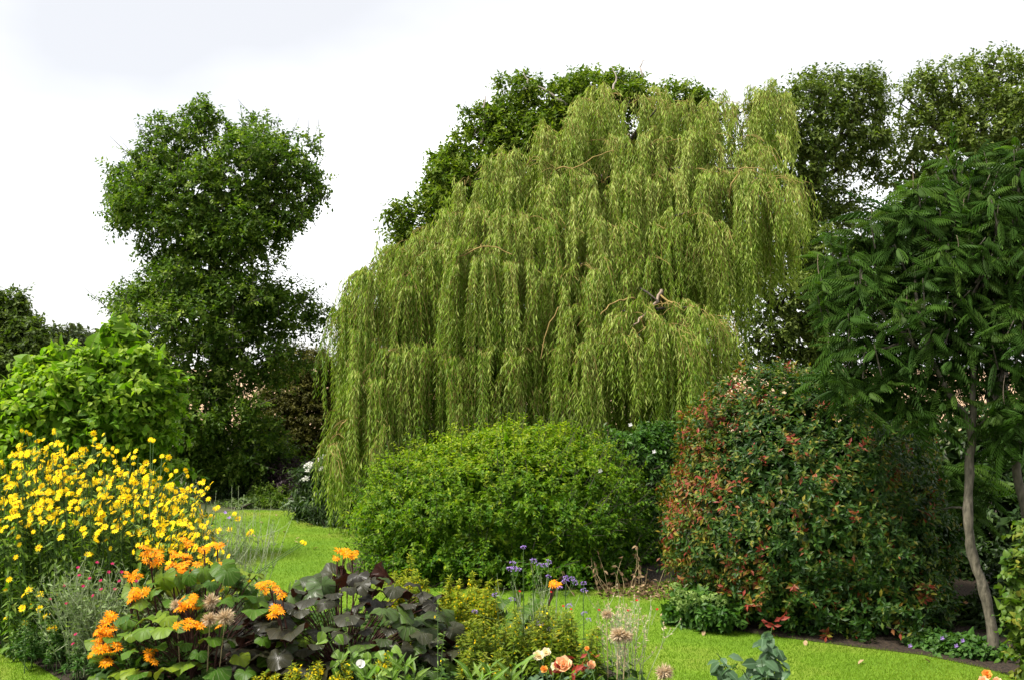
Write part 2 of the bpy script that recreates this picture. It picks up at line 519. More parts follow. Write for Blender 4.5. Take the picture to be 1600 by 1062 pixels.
lawn_px = [(-260, 830), (200, 815), (330, 802), (380, 796), (450, 797), (500, 811), (545, 828), (600, 838), (760, 842), (1000, 860), (1050, 905), (1058, 935),
           (1046, 950), (1062, 968), (1150, 984), (1300, 1004), (1440, 1021), (1530, 1040), (1600, 1060), (1800, 1110)]
lp = [G(*p) for p in lawn_px]
lp = lp + [np.array([6.0, 6.0, 0]), np.array([-7.0, 6.0, 0])]
LAWN = np.array(lp)[:, :2]
sheet('lawn', lp, 0.0, M_lawn)
front_bed_px = [(-300, 940), (-120, 985), (0, 1006), (60, 1040), (110, 1072)]
fbp = [G(*p) for p in front_bed_px] + [np.array([-3.2, 7.6, 0]), np.array([-2.5, 6.4, 0]), np.array([5.6, 6.4, 0]), np.array([5.4, 7.6, 0]), np.array([3.2, 8.0, 0]), np.array([1.5, 8.3, 0]), np.array([.95, 9.1, 0]),
                                     np.array([.6, 10.4, 0]), np.array([0, 11.1, 0]), np.array([-1.2, 11.4, 0]), np.array([-2.6, 11.9, 0]), np.array([-4.5, 12.2, 0]), np.array([-8, 12.2, 0])]
BED = np.array(fbp)[:, :2]
sheet('flower_bed', fbp, .006, M_soil)
rb = [G(*p) for p in [(1040, 912), (1060, 935), (1048, 951), (1064, 970), (1152, 986), (1302, 1006), (1442, 1023), (1532, 1042), (1602, 1062), (1800, 1112)]]
sheet('border_bed', rb + [np.array([12, 10, 0]), np.array([12, 30, 0]), np.array([4, 24, 0]), np.array([2.4, 16, 0])], .005, M_litter_soil)
bush_bed = [np.array([.15 + 2.35 * math.cos(a), 14.55 + 1.75 * math.sin(a), 0]) for a in np.linspace(0, 2 * math.pi, 28, endpoint=False)]
sheet('island_bed', bush_bed, .004, M_litter_soil)


def inside(poly, x, y):
    c = np.zeros(len(x), bool)
    j = len(poly) - 1
    for i in range(len(poly)):
        xi, yi = poly[i]; xj, yj = poly[j]
        with np.errstate(divide='ignore', invalid='ignore'):
            hit = ((yi > y) != (yj > y)) & (x < (xj - xi) * (y - yi) / (yj - yi + 1e-12) + xi)
        c ^= hit
        j = i
    return c


# mown grass blades on the lawn (beyond counting)
gn = 500000
gyv = 8.6 + (22.5 - 8.6) * rng.random(gn) ** 1.5
gxv = (rng.random(gn) * 1720 - 860) / F * gyv
keep = inside(LAWN, gxv, gyv) & ~inside(BED, gxv, gyv) & ~(((gxv - .15) / 2.3) ** 2 + ((gyv - 14.55) / 1.7) ** 2 < 1)
gxv, gyv = gxv[keep], gyv[keep]
gp = np.stack([gxv, gyv, np.zeros(len(gxv))], -1)
gd = nrm(np.stack([rng.normal(size=len(gp)) * .5, rng.normal(size=len(gp)) * .5, np.ones(len(gp))], -1))
T_BLADE = (np.array([[-.09, 0, 0], [.09, 0, 0], [0, 1, 0]]), np.array([[0, 1, 2]]), np.array([[1, 0], [1, 0], [0, 1]], float))
gs = (.014 + .015 * rng.random(len(gp))) * (1 + .03 * (gyv - 9))
patch = .5 + .28 * np.sin(gxv * 1.3 + np.sin(gyv * 1.1)) * np.sin(gyv * .9 + .7 * gxv)
gb = MB(); add_leaves(gb, T_BLADE, gp, gd, rnd_unit(len(gp)) * [1, 1, .1], gs, np.clip(patch + rng.normal(size=len(gp)) * .18, 0, 1))
gr = gb.build('grass', M_blade, kind='stuff')
gr['label'] = 'short mown bright green grass of the garden lawn'

# ------------------------------------------------------------------ trees and shrubs made of leaf sprays
def ell(lobes):
    """pixel lobes (px, py, rx, ry, d[, rd]) -> centres and radii in metres"""
    C = np.array([W(l[0], l[1], l[4]) for l in lobes])
    R = np.array([[l[2] * l[4] / F, (l[5] if len(l) > 5 else .85 * l[2] * l[4] / F), l[3] * l[4] / F] for l in lobes])
    return C, R


def shell(C, R, n, rmin=.72, rmax=1.05, cull=.72, back=.45, zmin=.02, lump=.16):
    a = R[:, 0] * R[:, 2] + .5 * R[:, 1] * R[:, 2]
    li = rng.choice(len(C), n, p=a / a.sum())
    v = rnd_unit(n)
    ph = rng.random((4, 3)) * 6
    lm = sum(np.sin((v * (2.2 + k)) @ nrm(np.array([ph[k]])).T[:, 0] * 2.4 + li * 1.7 + k) for k in range(4)) * lump * .5
    r = (rmin + (rmax - rmin) * rng.random(n) ** .6) * (1 + lm)
    P = C[li] + R[li] * v * r[:, None]
    nv = nrm(v / R[li])
    keep = (nv[:, 1] < .35) | (rng.random(n) < back)
    keep &= P[:, 2] > zmin
    for j in range(len(C)):
        q = np.linalg.norm((P - C[j]) / R[j], axis=1)
        keep &= (q > cull) | (li == j)
    return P[keep], nv[keep], li[keep]


def sprays(P, A, L, k, size, spread=.9, droop=.3, sag=.25, nup=.8, nout=.3, jit=.35, clump_tint=None, tvar=.18, out=None, flat=False):
    n = len(P)
    L = np.broadcast_to(L, (n,))
    t = (np.arange(k)[None] + .3 + .6 * rng.random((n, k))) / k
    pos = P[:, None] + A[:, None] * (L[:, None] * t)[..., None]
    pos[..., 2] -= sag * L[:, None] * t ** 2
    S1 = nrm(np.cross(A, UP + .01)); S2 = np.cross(S1, A)
    if flat:
        ang = np.where(np.arange(k) % 2 == 0, 0, math.pi)[None] + rng.normal(size=(n, k)) * .35
    else:
        ang = (np.arange(k) * 2.4)[None] + rng.random((n, 1)) * 6.28 + rng.normal(size=(n, k)) * .3
    S = S1[:, None] * np.cos(ang)[..., None] + S2[:, None] * np.sin(ang)[..., None]
    D = A[:, None] * .55 + S * spread + rng.normal(size=(n, k, 3)) * jit
    D[..., 2] -= droop
    D = nrm(D)
    N = UP * nup + (out if out is not None else A)[:, None] * nout + rng.normal(size=(n, k, 3)) * jit
    sz = size * (.7 + .55 * rng.random((n, k))) * (1 - .25 * t)
    ct = clump_tint if clump_tint is not None else rng.random(n)
    ti = np.clip(ct[:, None] + rng.normal(size=(n, k)) * tvar, 0, 1)
    return pos.reshape(-1, 3), D.reshape(-1, 3), N.reshape(-1, 3), sz.reshape(-1), ti.reshape(-1)


def core(mb, C, R, n, size, T=None, tint=.3):
    """inner leaves that close the view through a crown"""
    a = R[:, 0] * R[:, 2]
    li = rng.choice(len(C), n, p=a / a.sum())
    v = rnd_unit(n)
    P = C[li] + R[li] * v * (.35 + .42 * rng.random(n))[:, None]
    ok = P[:, 2] > .05
    P, v = P[ok], v[ok]
    add_leaves(mb, T or T_DIA, P, rnd_unit(len(P)) + v * .3 - [0, 0, .4], v + rnd_unit(len(P)) * .6, size * (.7 + .6 * rng.random(len(P))), np.clip(tint + .15 * rng.normal(size=len(P)), 0, 1))


def bez(a, b, c, n=9):
    t = np.linspace(0, 1, n)[:, None]
    return (1 - t) ** 2 * a + 2 * t * (1 - t) * b + t * t * c


def woody(root, trunk_pts, trunk_r, C, R, bark, limb_r=.05, twigs=6, limb_from=(.3, .95), wob=.03, sides=9, skip=()):
    """trunk and one limb (with its side branches) to every lobe"""
    tp = smooth_path(trunk_pts, 18, wob)
    tr = np.interp(np.linspace(0, 1, 18), np.linspace(0, 1, len(trunk_r)), trunk_r)
    tr[0] *= 1.35
    b = MB(); b.add(*tubes(tp, tr, sides)); b.build('trunk', bark, root, smooth=True)
    for j in range(len(C)):
        if j in skip:
            continue
        zt = C[j][2] - .5 * np.linalg.norm(C[j][:2] - tp[-1][:2]) - .25 * R[j][2]
        k = int(np.argmin(abs(tp[:, 2] - zt)))
        k = int(np.clip(k, limb_from[0] * 17, limb_from[1] * 17))
        a = tp[k]
        c = C[j] + np.array([0, 0, -.2 * R[j][2]])
        m = (a + c) / 2 + np.array([0, 0, .12 * np.linalg.norm(c - a)]) + rng.normal(size=3) * .12
        pa = bez(a, m, c, 9); pa[1:-1] += rng.normal(size=(7, 3)) * wob
        r0 = min(limb_r * (.6 + .5 * np.linalg.norm(R[j])), tr[k] * .75)
        b = MB(); b.add(*tubes(pa, np.linspace(r0, r0 * .35, 9), 6))
        for q in range(twigs):
            v = rnd_unit(1)[0]; v[2] = abs(v[2]) * .8 - .15
            e = C[j] + R[j] * v * .85
            s = pa[rng.integers(4, 9)]
            tw = bez(s, (s + e) / 2 + np.array([0, 0, .08]) + rng.normal(size=3) * .08, e, 6)
            b.add(*tubes(tw, np.linspace(r0 * .35, r0 * .07, 6), 4))
        b.build('limb', bark, root, smooth=True)


def ground_at(px, d):
    p = W(px, 575, d)
    return np.array([p[0], d, 0.0])


def leafy_tree(name, label, cat, base, lobes, trunk_h, trunk_r, bark, mat, n, k, size, spray=.45, T=T_TINY, tint=(.45, .22), topbias=.25, limb_r=.05, group=None,
               upw=.25, droop=.3, cull=.72, back=.45, wild=0, twigs=6, lump=.16, jitd=0, wild_len=1.5, woodyness=True, ncore=0, score=2.0, sub=0):
    lobes = [tuple(l) for l in lobes]
    C, R = ell(lobes)
    if jitd:
        C[:, 1] += rng.normal(size=len(C)) * jitd
    C0, R0 = C, R
    if sub:
        cs, rs = [C], [R * .80]
        for j in range(len(C)):
            v = rnd_unit(sub); v[:, 1] = np.where(v[:, 1] > .3, -v[:, 1], v[:, 1])
            f = (.24 + .28 * rng.random(sub))[:, None]
            cs.append(C[j] + R[j] * v * (1.08 - f * .30)); rs.append(R[j] * f)
        C, R = np.vstack(cs), np.vstack(rs)
    root = thing(name, label, cat, base, group)
    if woodyness:
        top = np.array([C[:, 0].mean() * .5 + base[0] * .5, base[1] + .1, trunk_h])
        woody(root, [base, base + (top - base) * .35 + [.08, 0, 0], base + (top - base) * .7 - [.1, 0, 0], top], trunk_r, C0, R0, bark, limb_r, twigs)
    P, nv, li = shell(C, R, n, cull=cull, back=back, lump=lump)
    A = nrm(nv * .8 + UP * upw + rng.normal(size=P.shape) * .35)
    ct = np.clip(tint[0] + tint[1] * rng.normal(size=len(P)) + topbias * (rng.random(len(P)) < .12), 0, 1)
    mb = MB()
    a = sprays(P - A * spray * .5, A, spray * (.7 + .6 * rng.random(len(P))), k, size, droop=droop, clump_tint=ct, out=nv)
    add_leaves(mb, T, *a)
    if wild:     # longer shoots that break the outline
        P2, n2, _ = shell(C, R, wild, rmin=.95, rmax=1.02, cull=.95, back=.5, lump=lump)
        A2 = nrm(n2 * .7 + UP * .45 + rng.normal(size=P2.shape) * .35)
        a2 = sprays(P2 - A2 * .1, A2, spray * wild_len, k + 3, size * .9, droop=droop, out=n2)
        add_leaves(mb, T, *a2)
        st = P2[:, None] + A2[:, None] * (np.linspace(-.6, 1, 4) * spray * wild_len)[None, :, None]
        tb = MB(); tb.add(*tubes(st, np.linspace(.012, .003, 4), 3)); tb.build('twigs', bark, root, kind='stuff')
    if ncore:
        core(mb, C0, R0, ncore, size * score)
    mb.build('crown', mat, root, kind='stuff')
    return root, C, R


# --- far away
for (px, py, rx, ry, d, lab) in [(110, 545, 48, 30, 110, 'pale distant tree far behind the lime green tree at the garden edge'),
                                 (160, 550, 40, 26, 120, 'small pale distant tree between lime green tree and tall dark tree')]:
    leafy_tree('distant_tree', lab, 'tree', ground_at(px, d), [(px, py, rx, ry, d), (px - rx * .6, py + ry * .7, rx * .7, ry * .9, d), (px + rx * .5, py + ry * .6, rx * .7, ry, d)], 3, [.4, .2], M_bark_dark, M_far, 700, 8, .9, spray=1.2, limb_r=.1, twigs=2, group='distant trees beyond the field')
leafy_tree('broadleaf_tree', 'dark green tree cut off by the left edge of the photo, behind the lime tree', 'tree', ground_at(0, 42),
           [(10, 490, 36, 34, 42), (40, 540, 42, 40, 41.5), (-30, 520, 50, 60, 42), (55, 580, 40, 40, 42), (5, 600, 60, 50, 41), (-10, 660, 80, 60, 42), (75, 650, 60, 55, 42.5)],
           5, [.35, .15], M_bark_dark, M_rtree, 4500, 9, .26, ncore=2000, spray=.6, T=T_DIA, tint=(.25, .2), limb_r=.12, wild=90)

# --- tree behind the willow
oak_l = [(860, 170, 75, 50, 30), (930, 140, 60, 38, 30.5), (800, 205, 60, 50, 30), (745, 240, 60, 55, 29.5), (700, 265, 40, 40, 29.5), (700, 310, 55, 45, 29), (650, 350, 45, 35, 29), (840, 260, 80, 60, 30),
         (985, 150, 40, 36, 31), (1095, 170, 28, 36, 32), (760, 320, 80, 60, 30), (1050, 190, 60, 45, 31), (930, 240, 90, 70, 31), (680, 400, 80, 60, 30), (1020, 300, 90, 80, 31)]
oak, oC, oR = leafy_tree('broadleaf_tree', 'tall rounded green tree with dead branch tips rising behind the weeping willow', 'tree', ground_at(880, 30.5), oak_l, 7.5, [.4, .3, .15], M_bark_dark, M_oak, 9400, 10, .17, ncore=1500, sub=5, cull=.6,
                         spray=.45, T=T_DIA, tint=(.55, .22), limb_r=.1, wild=160, back=.3, wild_len=1.0)
for pth, r in [([(752, 225), (757, 190), (759, 168), (758, 150)], .05), ([(885, 165), (862, 148), (840, 135)], .06), ([(822, 140), (824, 125), (818, 112)], .035), ([(958, 140), (962, 120), (957, 104)], .03), ([(1005, 120), (1000, 105), (1008, 96)], .03)]:
    b = MB(); b.add(*tubes(smooth_path([W(x, y, 29.2) for x, y in pth], 7, .02), np.linspace(r, r * .3, 7), 5)); b.build('dead_branch', M_dead_wood, oak, smooth=True)

# --- two tall trees at the back right
rt1 = [(1290, 140, 70, 38, 32), (1240, 185, 65, 50, 31.5), (1350, 165, 40, 45, 32), (1300, 215, 70, 50, 32), (1220, 250, 50, 50, 31.5), (1345, 240, 40, 40, 32.5), (1260, 300, 60, 45, 31.5), (1320, 320, 40, 40, 32),
       (1230, 380, 60, 60, 31), (1290, 400, 55, 45, 31.5), (1200, 460, 70, 60, 30.5), (1270, 480, 75, 50, 31), (1180, 530, 70, 50, 30.5), (1260, 540, 70, 35, 31), (1140, 420, 60, 80, 31)]
leafy_tree('broadleaf_tree', 'open crowned tall tree with dark limbs just right of the willow', 'tree', ground_at(1285, 32), rt1, 8.2, [.34, .28, .14], M_bark_dark, M_rtree, 7600, 9, .172, ncore=400, sub=4, spray=.5, T=T_DIA, tint=(.55, .24),
           limb_r=.11, wild=160, wild_len=1.0, back=.25, twigs=9, cull=.85)
rt2 = [(1550, 105, 65, 32, 34), (1480, 130, 60, 40, 33.5), (1590, 150, 60, 50, 34), (1430, 165, 45, 45, 33), (1530, 180, 75, 50, 33.5), (1450, 215, 60, 40, 33), (1600, 210, 50, 40, 34), (1420, 270, 50, 40, 33), (1500, 250, 70, 40, 33),
       (1440, 330, 60, 40, 33.5), (1650, 160, 60, 80, 34), (1540, 310, 80, 50, 34), (1640, 300, 80, 80, 34), (1500, 420, 120, 90, 34)]
leafy_tree('broadleaf_tree', 'tallest back tree showing above the dark pinnate leaved tree', 'tree', ground_at(1560, 34), rt2, 9.5, [.36, .3, .15], M_bark_dark, M_rtree, 7600, 9, .182, ncore=400, sub=4, spray=.5, T=T_DIA, tint=(.6, .24),
           limb_r=.12, wild=160, wild_len=1.0, back=.25, twigs=9, cull=.85)

# --- tall tree on the left
alder_l = [(262, 232, 52, 42, 22.6), (305, 195, 38, 34, 23), (395, 218, 48, 34, 23.2), (448, 262, 52, 44, 22.8), (375, 275, 78, 55, 22.5), (285, 300, 85, 58, 22.4), (222, 325, 42, 42, 22.8), (440, 325, 56, 44, 22.6), (345, 362, 92, 42, 22.3),
           (275, 380, 55, 40, 22.6), (325, 425, 85, 42, 22.4), (260, 445, 55, 36, 22.6), (345, 462, 90, 36, 22.3), (200, 280, 36, 34, 22.8), (470, 300, 38, 40, 22.7), (415, 375, 40, 26, 22.8), (210, 478, 38, 30, 23), (325, 500, 105, 46, 22.2), (452, 486, 60, 40, 22.6), (290, 570, 92, 56, 22), (405, 550, 75, 44, 22.3),
           (330, 640, 100, 56, 21.8), (270, 680, 84, 56, 22.2), (385, 705, 88, 40, 22.2), (200, 600, 70, 60, 23)]
alder, _, _ = leafy_tree('broadleaf_tree', 'tall dark tree with a narrow waist standing alone on the left', 'tree', ground_at(338, 22.8), alder_l, 7.2, [.19, .16, .12, .05], M_bark_dark, M_alder, 13500, 10, .118, spray=.32, T=T_DIA, ncore=2400, score=1.5, lump=.2, cull=.6, sub=9,
                         tint=(.38, .2), limb_r=.055, wild=750, back=.35, wild_len=1.45, topbias=.5)
for pth, r in [([(297, 770), (296, 740), (292, 700), (296, 640)], .06), ([(325, 765), (322, 735), (316, 700)], .05)]:
    b = MB(); b.add(*tubes(smooth_path([W(x, y, 23.0) for x, y in pth], 8, .01), np.linspace(r, r * .5, 8), 7)); b.build('trunk', M_bark_dark, alder, smooth=True)

# --- olive conifer like shrub between tall tree and willow
leafy_tree('conifer', 'rounded olive brown conifer between tall tree and willow', 'tree', ground_at(480, 27), [(480, 575, 52, 36, 27), (455, 610, 50, 40, 26.7), (500, 620, 40, 45, 27), (470, 670, 65, 50, 26.6), (430, 660, 45, 45, 26.5), (500, 720, 60, 55, 26.8)],
           1.8, [.16, .08], M_bark_dark, M_olive, 4200, 11, .10, ncore=2500, spray=.32, T=T_DIA, tint=(.5, .2), upw=.1, droop=.5, limb_r=.05)

# --- shrubs at the back of the lawn
def shrub(name, label, cat, base, lobes, mat, n, k, size, T=T_TINY, spray=.28, stems=6, stem_mat=None, tint=(.45, .2), leaf_n=0, group=None, upw=.3, droop=.3, wild=0, lump=.14, back=.4, sag=.25, flat=False, tintfn=None, cull=.75, rmin=.72, spread=.9, nup=.8, nout=.3, jit=.35, topbias=.0, ncore=None, score=2.0):
    C, R = ell(lobes)
    root = thing(name, label, cat, base, group)
    b = MB()
    for q in range(stems):
        j = q % len(C)
        a = base + np.array([rng.normal() * .1, rng.normal() * .1, 0])
        c = C[j] + R[j] * rnd_unit(1)[0] * .5
        b.add(*tubes(bez(a, (a + c) / 2 + rng.normal(size=3) * .08, c, 7), np.linspace(.022, .006, 7), 5))
    b.build('stems', stem_mat or M_bark_dark, root, smooth=True)
    P, nv, li = shell(C, R, n, back=back, lump=lump, cull=cull, rmin=rmin)
    A = nrm(nv * .8 + UP * upw + rng.normal(size=P.shape) * .3)
    ct = np.clip(tint[0] + tint[1] * rng.normal(size=len(P)), 0, 1) if tintfn is None else tintfn(P, nv)
    pd = sprays(P - A * spray * .6, A, spray * (.7 + .6 * rng.random(len(P))), k, size, droop=droop, clump_tint=ct, out=nv, sag=sag, flat=flat, spread=spread, nup=nup, nout=nout, jit=jit)
    if wild:
        P2, n2, _ = shell(C, R, wild, rmin=.96, rmax=1.02, cull=.97, back=.3, lump=lump)
        A2 = nrm(n2 * .7 + UP * .5 + rng.normal(size=P2.shape) * .3)
        a2 = sprays(P2 - A2 * .05, A2, spray * 1.35, k + 2, size * .85, droop=droop, out=n2, clump_tint=np.clip((ct.mean() + .25 + .15 * rng.normal(size=len(P2))), 0, 1) if tintfn is None else tintfn(P2, n2), flat=flat)
        pd = [np.concatenate([x, y]) for x, y in zip(pd, a2)]
        st = P2[:, None] + A2[:, None] * (np.linspace(-.6, 1, 4) * spray * 1.3)[None, :, None]
        tb = MB(); tb.add(*tubes(st, np.linspace(.005, .0015, 4), 3)); tb.build('twigs', stem_mat or M_bark_dark, root, kind='stuff')
    Pp, Dd, Nn, Ss, Tt = pd
    m = np.ones(len(Pp), bool)
    if leaf_n:
        ix = front_pick(Pp, Ss, leaf_n)
        leaf_parts(root, 'leaf', T, mat, Pp[ix], Dd[ix], Nn[ix], Ss[ix], Tt[ix])
        m[ix] = False
    mb = MB(); add_leaves(mb, T, Pp[m], Dd[m], Nn[m], Ss[m], Tt[m])
    core(mb, C, R, int(n * .6) if ncore is None else ncore, size * score)
    mb.build('foliage', mat, root, kind='stuff')
    return root, C, R


shrub('shrub', 'dark leafy shrub under the tall tree at the lawn edge', 'shrub', ground_at(380, 22), [(370, 755, 45, 30, 22), (415, 745, 45, 40, 22), (350, 730, 50, 40, 22.5), (400, 720, 50, 40, 23)], M_darkshrub, 900, 8, .11, tint=(.4, .2))
shrub('shrub', 'low spreading juniper with flat bright top at the far lawn edge', 'shrub', ground_at(425, 21), [(425, 772, 38, 16, 21), (440, 785, 45, 14, 20.8), (410, 785, 30, 12, 20.8)], M_alder, 600, 9, .07, T=T_DIA, spray=.22, tint=(.55, .15), upw=.1)
shrub('shrub', 'dull purplish brown shrub behind the low juniper', 'shrub', ground_at(465, 21.2), [(465, 765, 38, 32, 21.2), (485, 790, 35, 20, 20.6), (450, 740, 30, 30, 21.6)], M_purpleleaf, 700, 8, .085, tint=(.5, .2))
shrub('shrub', 'tiny pale leaved edging plant at the foot of tall tree', 'shrub', ground_at(375, 20.4), [(375, 788, 24, 9, 20.6), (350, 790, 25, 10, 21), (398, 790, 16, 7, 20.6)], M_silver, 350, 6, .07, T=T_DIA, spray=.15, tint=(.3, .2))
shrub('shrub', 'dense dark bushes closing the view below the willow skirts', 'shrub', ground_at(640, 22.5), [(600, 730, 70, 60, 22.5), (700, 740, 80, 70, 22.5), (800, 740, 80, 80, 22.6), (900, 740, 80, 80, 22.6), (1000, 730, 80, 80, 22.6), (1090, 720, 70, 80, 22)], M_darkshrub, 2600, 8, .12, tint=(.2, .15))
bud, bC, bR = shrub('butterfly_bush', 'grey green butterfly bush with white flower spikes beneath the willow', 'shrub', ground_at(520, 18.6), [(510, 745, 45, 30, 18.8), (535, 790, 50, 40, 18.4), (490, 785, 35, 32, 18.8), (555, 800, 35, 32, 18)], M_darkshrub, 1100, 9, .12, T=T_LANCE, spray=.3,
                   tint=(.45, .2), droop=.5, wild=50)
for (px, py, dx, dy) in [(487, 722, -9, 6), (497, 716, 8, -3), (482, 746, -9, 4), (508, 727, -6, 6), (551, 781, -1, 8), (480, 735, 5, -6), (520, 745, 6, -4)]:
    a = W(px, py, 18.1); c = W(px + dx * 1.3, py + dy * 1.3 - 2, 18.0)
    t = rng.random(70)[:, None]
    p = a + (c - a) * t + rnd_unit(70) * .028 * (1.1 - t * .8)
    b = MB(); add_leaves(b, T_DIA, p, rnd_unit(70), rnd_unit(70), .035, .5); b.build('flower_spike', M_white, bud)

# --- lime green catalpa like tree on the left
cat_l = [(190, 520, 32, 20, 15), (215, 555, 44, 20, 14.9), (160, 560, 46, 22, 14.8), (232, 592, 50, 24, 14.9), (110, 548, 34, 16, 15.2), (75, 572, 44, 18, 15), (120, 590, 60, 24, 14.5), (190, 610, 52, 26, 14.6), (40, 600, 40, 20, 14.7), (85, 625, 60, 24, 14.4),
         (250, 630, 36, 22, 15), (170, 640, 62, 26, 14.5), (15, 640, 50, 26, 14.6), (100, 665, 70, 28, 14.5), (225, 670, 50, 28, 14.9), (20, 690, 60, 30, 14.6), (160, 690, 70, 30, 14.7), (-50, 670, 50, 50, 14.8), (90, 730, 100, 30, 14.9), (210, 730, 70, 30, 15.1), (-30, 740, 70, 40, 15), (150, 790, 120, 40, 15.2), (20, 800, 80, 40, 15.2)]
cC, cR = ell(cat_l)
catr = thing('catalpa_tree', 'spreading lime green tree with big soft leaves behind yellow flowers', 'tree', ground_at(150, 15.2))
woody(catr, [org(catr), org(catr) + [.05, 0, .7], org(catr) + [-.05, -.1, 1.3], org(catr) + [.1, -.1, 1.9]], [.09, .07, .045], cC, cR, M_bark_dark, .03, 4, limb_from=(.2, .95))
P, nv, li = shell(cC, cR, 2600, rmin=.7, cull=.6, back=.3, lump=.25)
A = nrm(nv * [1, 1, .4] + UP * .1 + rng.normal(size=P.shape) * .3)
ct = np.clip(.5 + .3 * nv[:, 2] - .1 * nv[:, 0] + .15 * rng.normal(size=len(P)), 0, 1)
Pp, Dd, Nn, Ss, Tt = sprays(P - A * .25, A, .42, 8, .108, sag=.35, droop=.3, clump_tint=ct, out=nv, spread=1.1, nup=1.0, nout=.25, jit=.25)
ix = front_pick(Pp, Ss, 300, cell=11)
leaf_parts(catr, 'leaf', T_HEART, M_catalpa, Pp[ix], Dd[ix], Nn[ix], Ss[ix] * 1.1, Tt[ix])
m = np.ones(len(Pp), bool); m[ix] = False
b = MB(); add_leaves(b, T_HEART, Pp[m], Dd[m], Nn[m], Ss[m], Tt[m]); core(b, cC, cR, 2200, .22, T_HEART); b.build('crown', M_catalpa, catr, kind='stuff')

# ------------------------------------------------------------------ weeping willow
wil = thing('weeping_willow', 'great weeping willow with layered curtains of pale hanging branches', 'tree', ground_at(890, 20.8))
wb = org(wil)
b = MB(); b.add(*tubes(smooth_path([wb, wb + [.1, 0, 1.2], wb + [-.05, 0, 2.4], wb + [.15, -.1, 3.6], wb + [.4, 0, 5.2], wb + [.7, 0, 6.6]], 22, .02), np.linspace(.42, .07, 22), 11)); b.build('trunk', M_bark_dark, wil, smooth=True)
casc = [  # apex px, py, half-width px, drop px, depth m, strands
    (905, 158, 26, 100, 19.8), (945, 148, 36, 120, 19.9), (985, 155, 40, 120, 19.9), (1030, 165, 40, 120, 19.9), (1075, 160, 40, 120, 19.9), (1115, 158, 36, 110, 19.9), (1160, 162, 34, 110, 20), (1188, 160, 26, 110, 20), (1214, 142, 14, 105, 19.9), (1228, 168, 8, 75, 19.9),
    (850, 200, 32, 110, 19.4), (885, 195, 36, 130, 19.4), (925, 215, 44, 140, 19.3), (985, 215, 48, 150, 19.2), (1045, 215, 48, 150, 19.2), (1100, 208, 44, 150, 19.3), (1150, 210, 40, 130, 19.4), (1190, 220, 34, 120, 19.5),
    (795, 240, 34, 120, 19.2), (830, 250, 46, 160, 18.9), (770, 262, 34, 130, 19.1), (742, 280, 28, 140, 19.1), (880, 265, 50, 170, 18.7), (940, 275, 52, 170, 18.6), (1010, 270, 52, 180, 18.6), (1075, 262, 46, 170, 18.7),
    (1120, 270, 40, 160, 18.7), (1160, 262, 48, 205, 18.4), (1198, 278, 38, 170, 18.5), (1218, 300, 18, 130, 18.6), (1180, 300, 40, 170, 18.2),
    (728, 330, 26, 130, 18.8), (755, 330, 46, 190, 18.5), (815, 335, 52, 210, 18.2), (875, 350, 50, 200, 18.1), (935, 350, 46, 190, 18.1), (995, 350, 46, 170, 18.2), (1055, 345, 42, 170, 18.2), (1110, 350, 34, 130, 18.4),
    (680, 352, 36, 160, 18.6), (645, 375, 38, 190, 18.4), (618, 393, 30, 190, 18.4), (588, 412, 24, 190, 18.5), (700, 385, 46, 220, 18.1), (755, 385, 56, 270, 17.7), (660, 420, 48, 250, 18), (615, 440, 46, 240, 17.9), (580, 450, 32, 230, 18),
    (552, 475, 22, 200, 18.1), (542, 520, 14, 160, 18.1), (820, 420, 46, 220, 17.8), (910, 412, 42, 180, 17.7), (880, 430, 40, 220, 17.7), (965, 410, 38, 130, 17.9), (1010, 400, 36, 120, 17.9), (1075, 330, 36, 220, 17.9),
    (568, 560, 32, 210, 17.6), (590, 560, 44, 230, 17.4), (640, 540, 46, 250, 17.4), (690, 545, 46, 240, 17.4), (740, 540, 44, 220, 17.4), (790, 530, 44, 210, 17.4), (840, 540, 42, 190, 17.4), (885, 540, 40, 180, 17.3), (930, 500, 42, 210, 17.2),
    (546, 655, 26, 130, 17.1), (580, 650, 32, 140, 17), (532, 675, 12, 95, 17.1), (1030, 470, 56, 200, 16.6), (985, 490, 42, 200, 16.6), (1075, 478, 46, 200, 16.6), (1040, 500, 60, 200, 16.4), (960, 520, 36, 180, 16.8), (1105, 520, 20, 150, 16.9),
    (1100, 560, 30, 130, 17.6), (1140, 380, 26, 110, 18.4), (1125, 440, 24, 150, 19.4), (1010, 580, 44, 110, 16.9), (900, 610, 42, 110, 17.3), (820, 600, 42, 120, 17.4), (740, 600, 42, 130, 17.4), (670, 610, 44, 140, 17.4)]
HERO = {(1030, 470), (1075, 478), (1040, 500), (985, 490), (755, 385), (546, 655), (1160, 262), (1198, 278), (905, 158), (640, 540), (985, 155), (1075, 160), (795, 240), (728, 330), (645, 375), (885, 195), (985, 215), (1100, 208), (940, 275), (830, 250), (755, 330), (588, 412), (875, 350), (880, 430), (910, 412), (690, 545), (965, 410), (1075, 330)}
rows = []
limb_targets = []
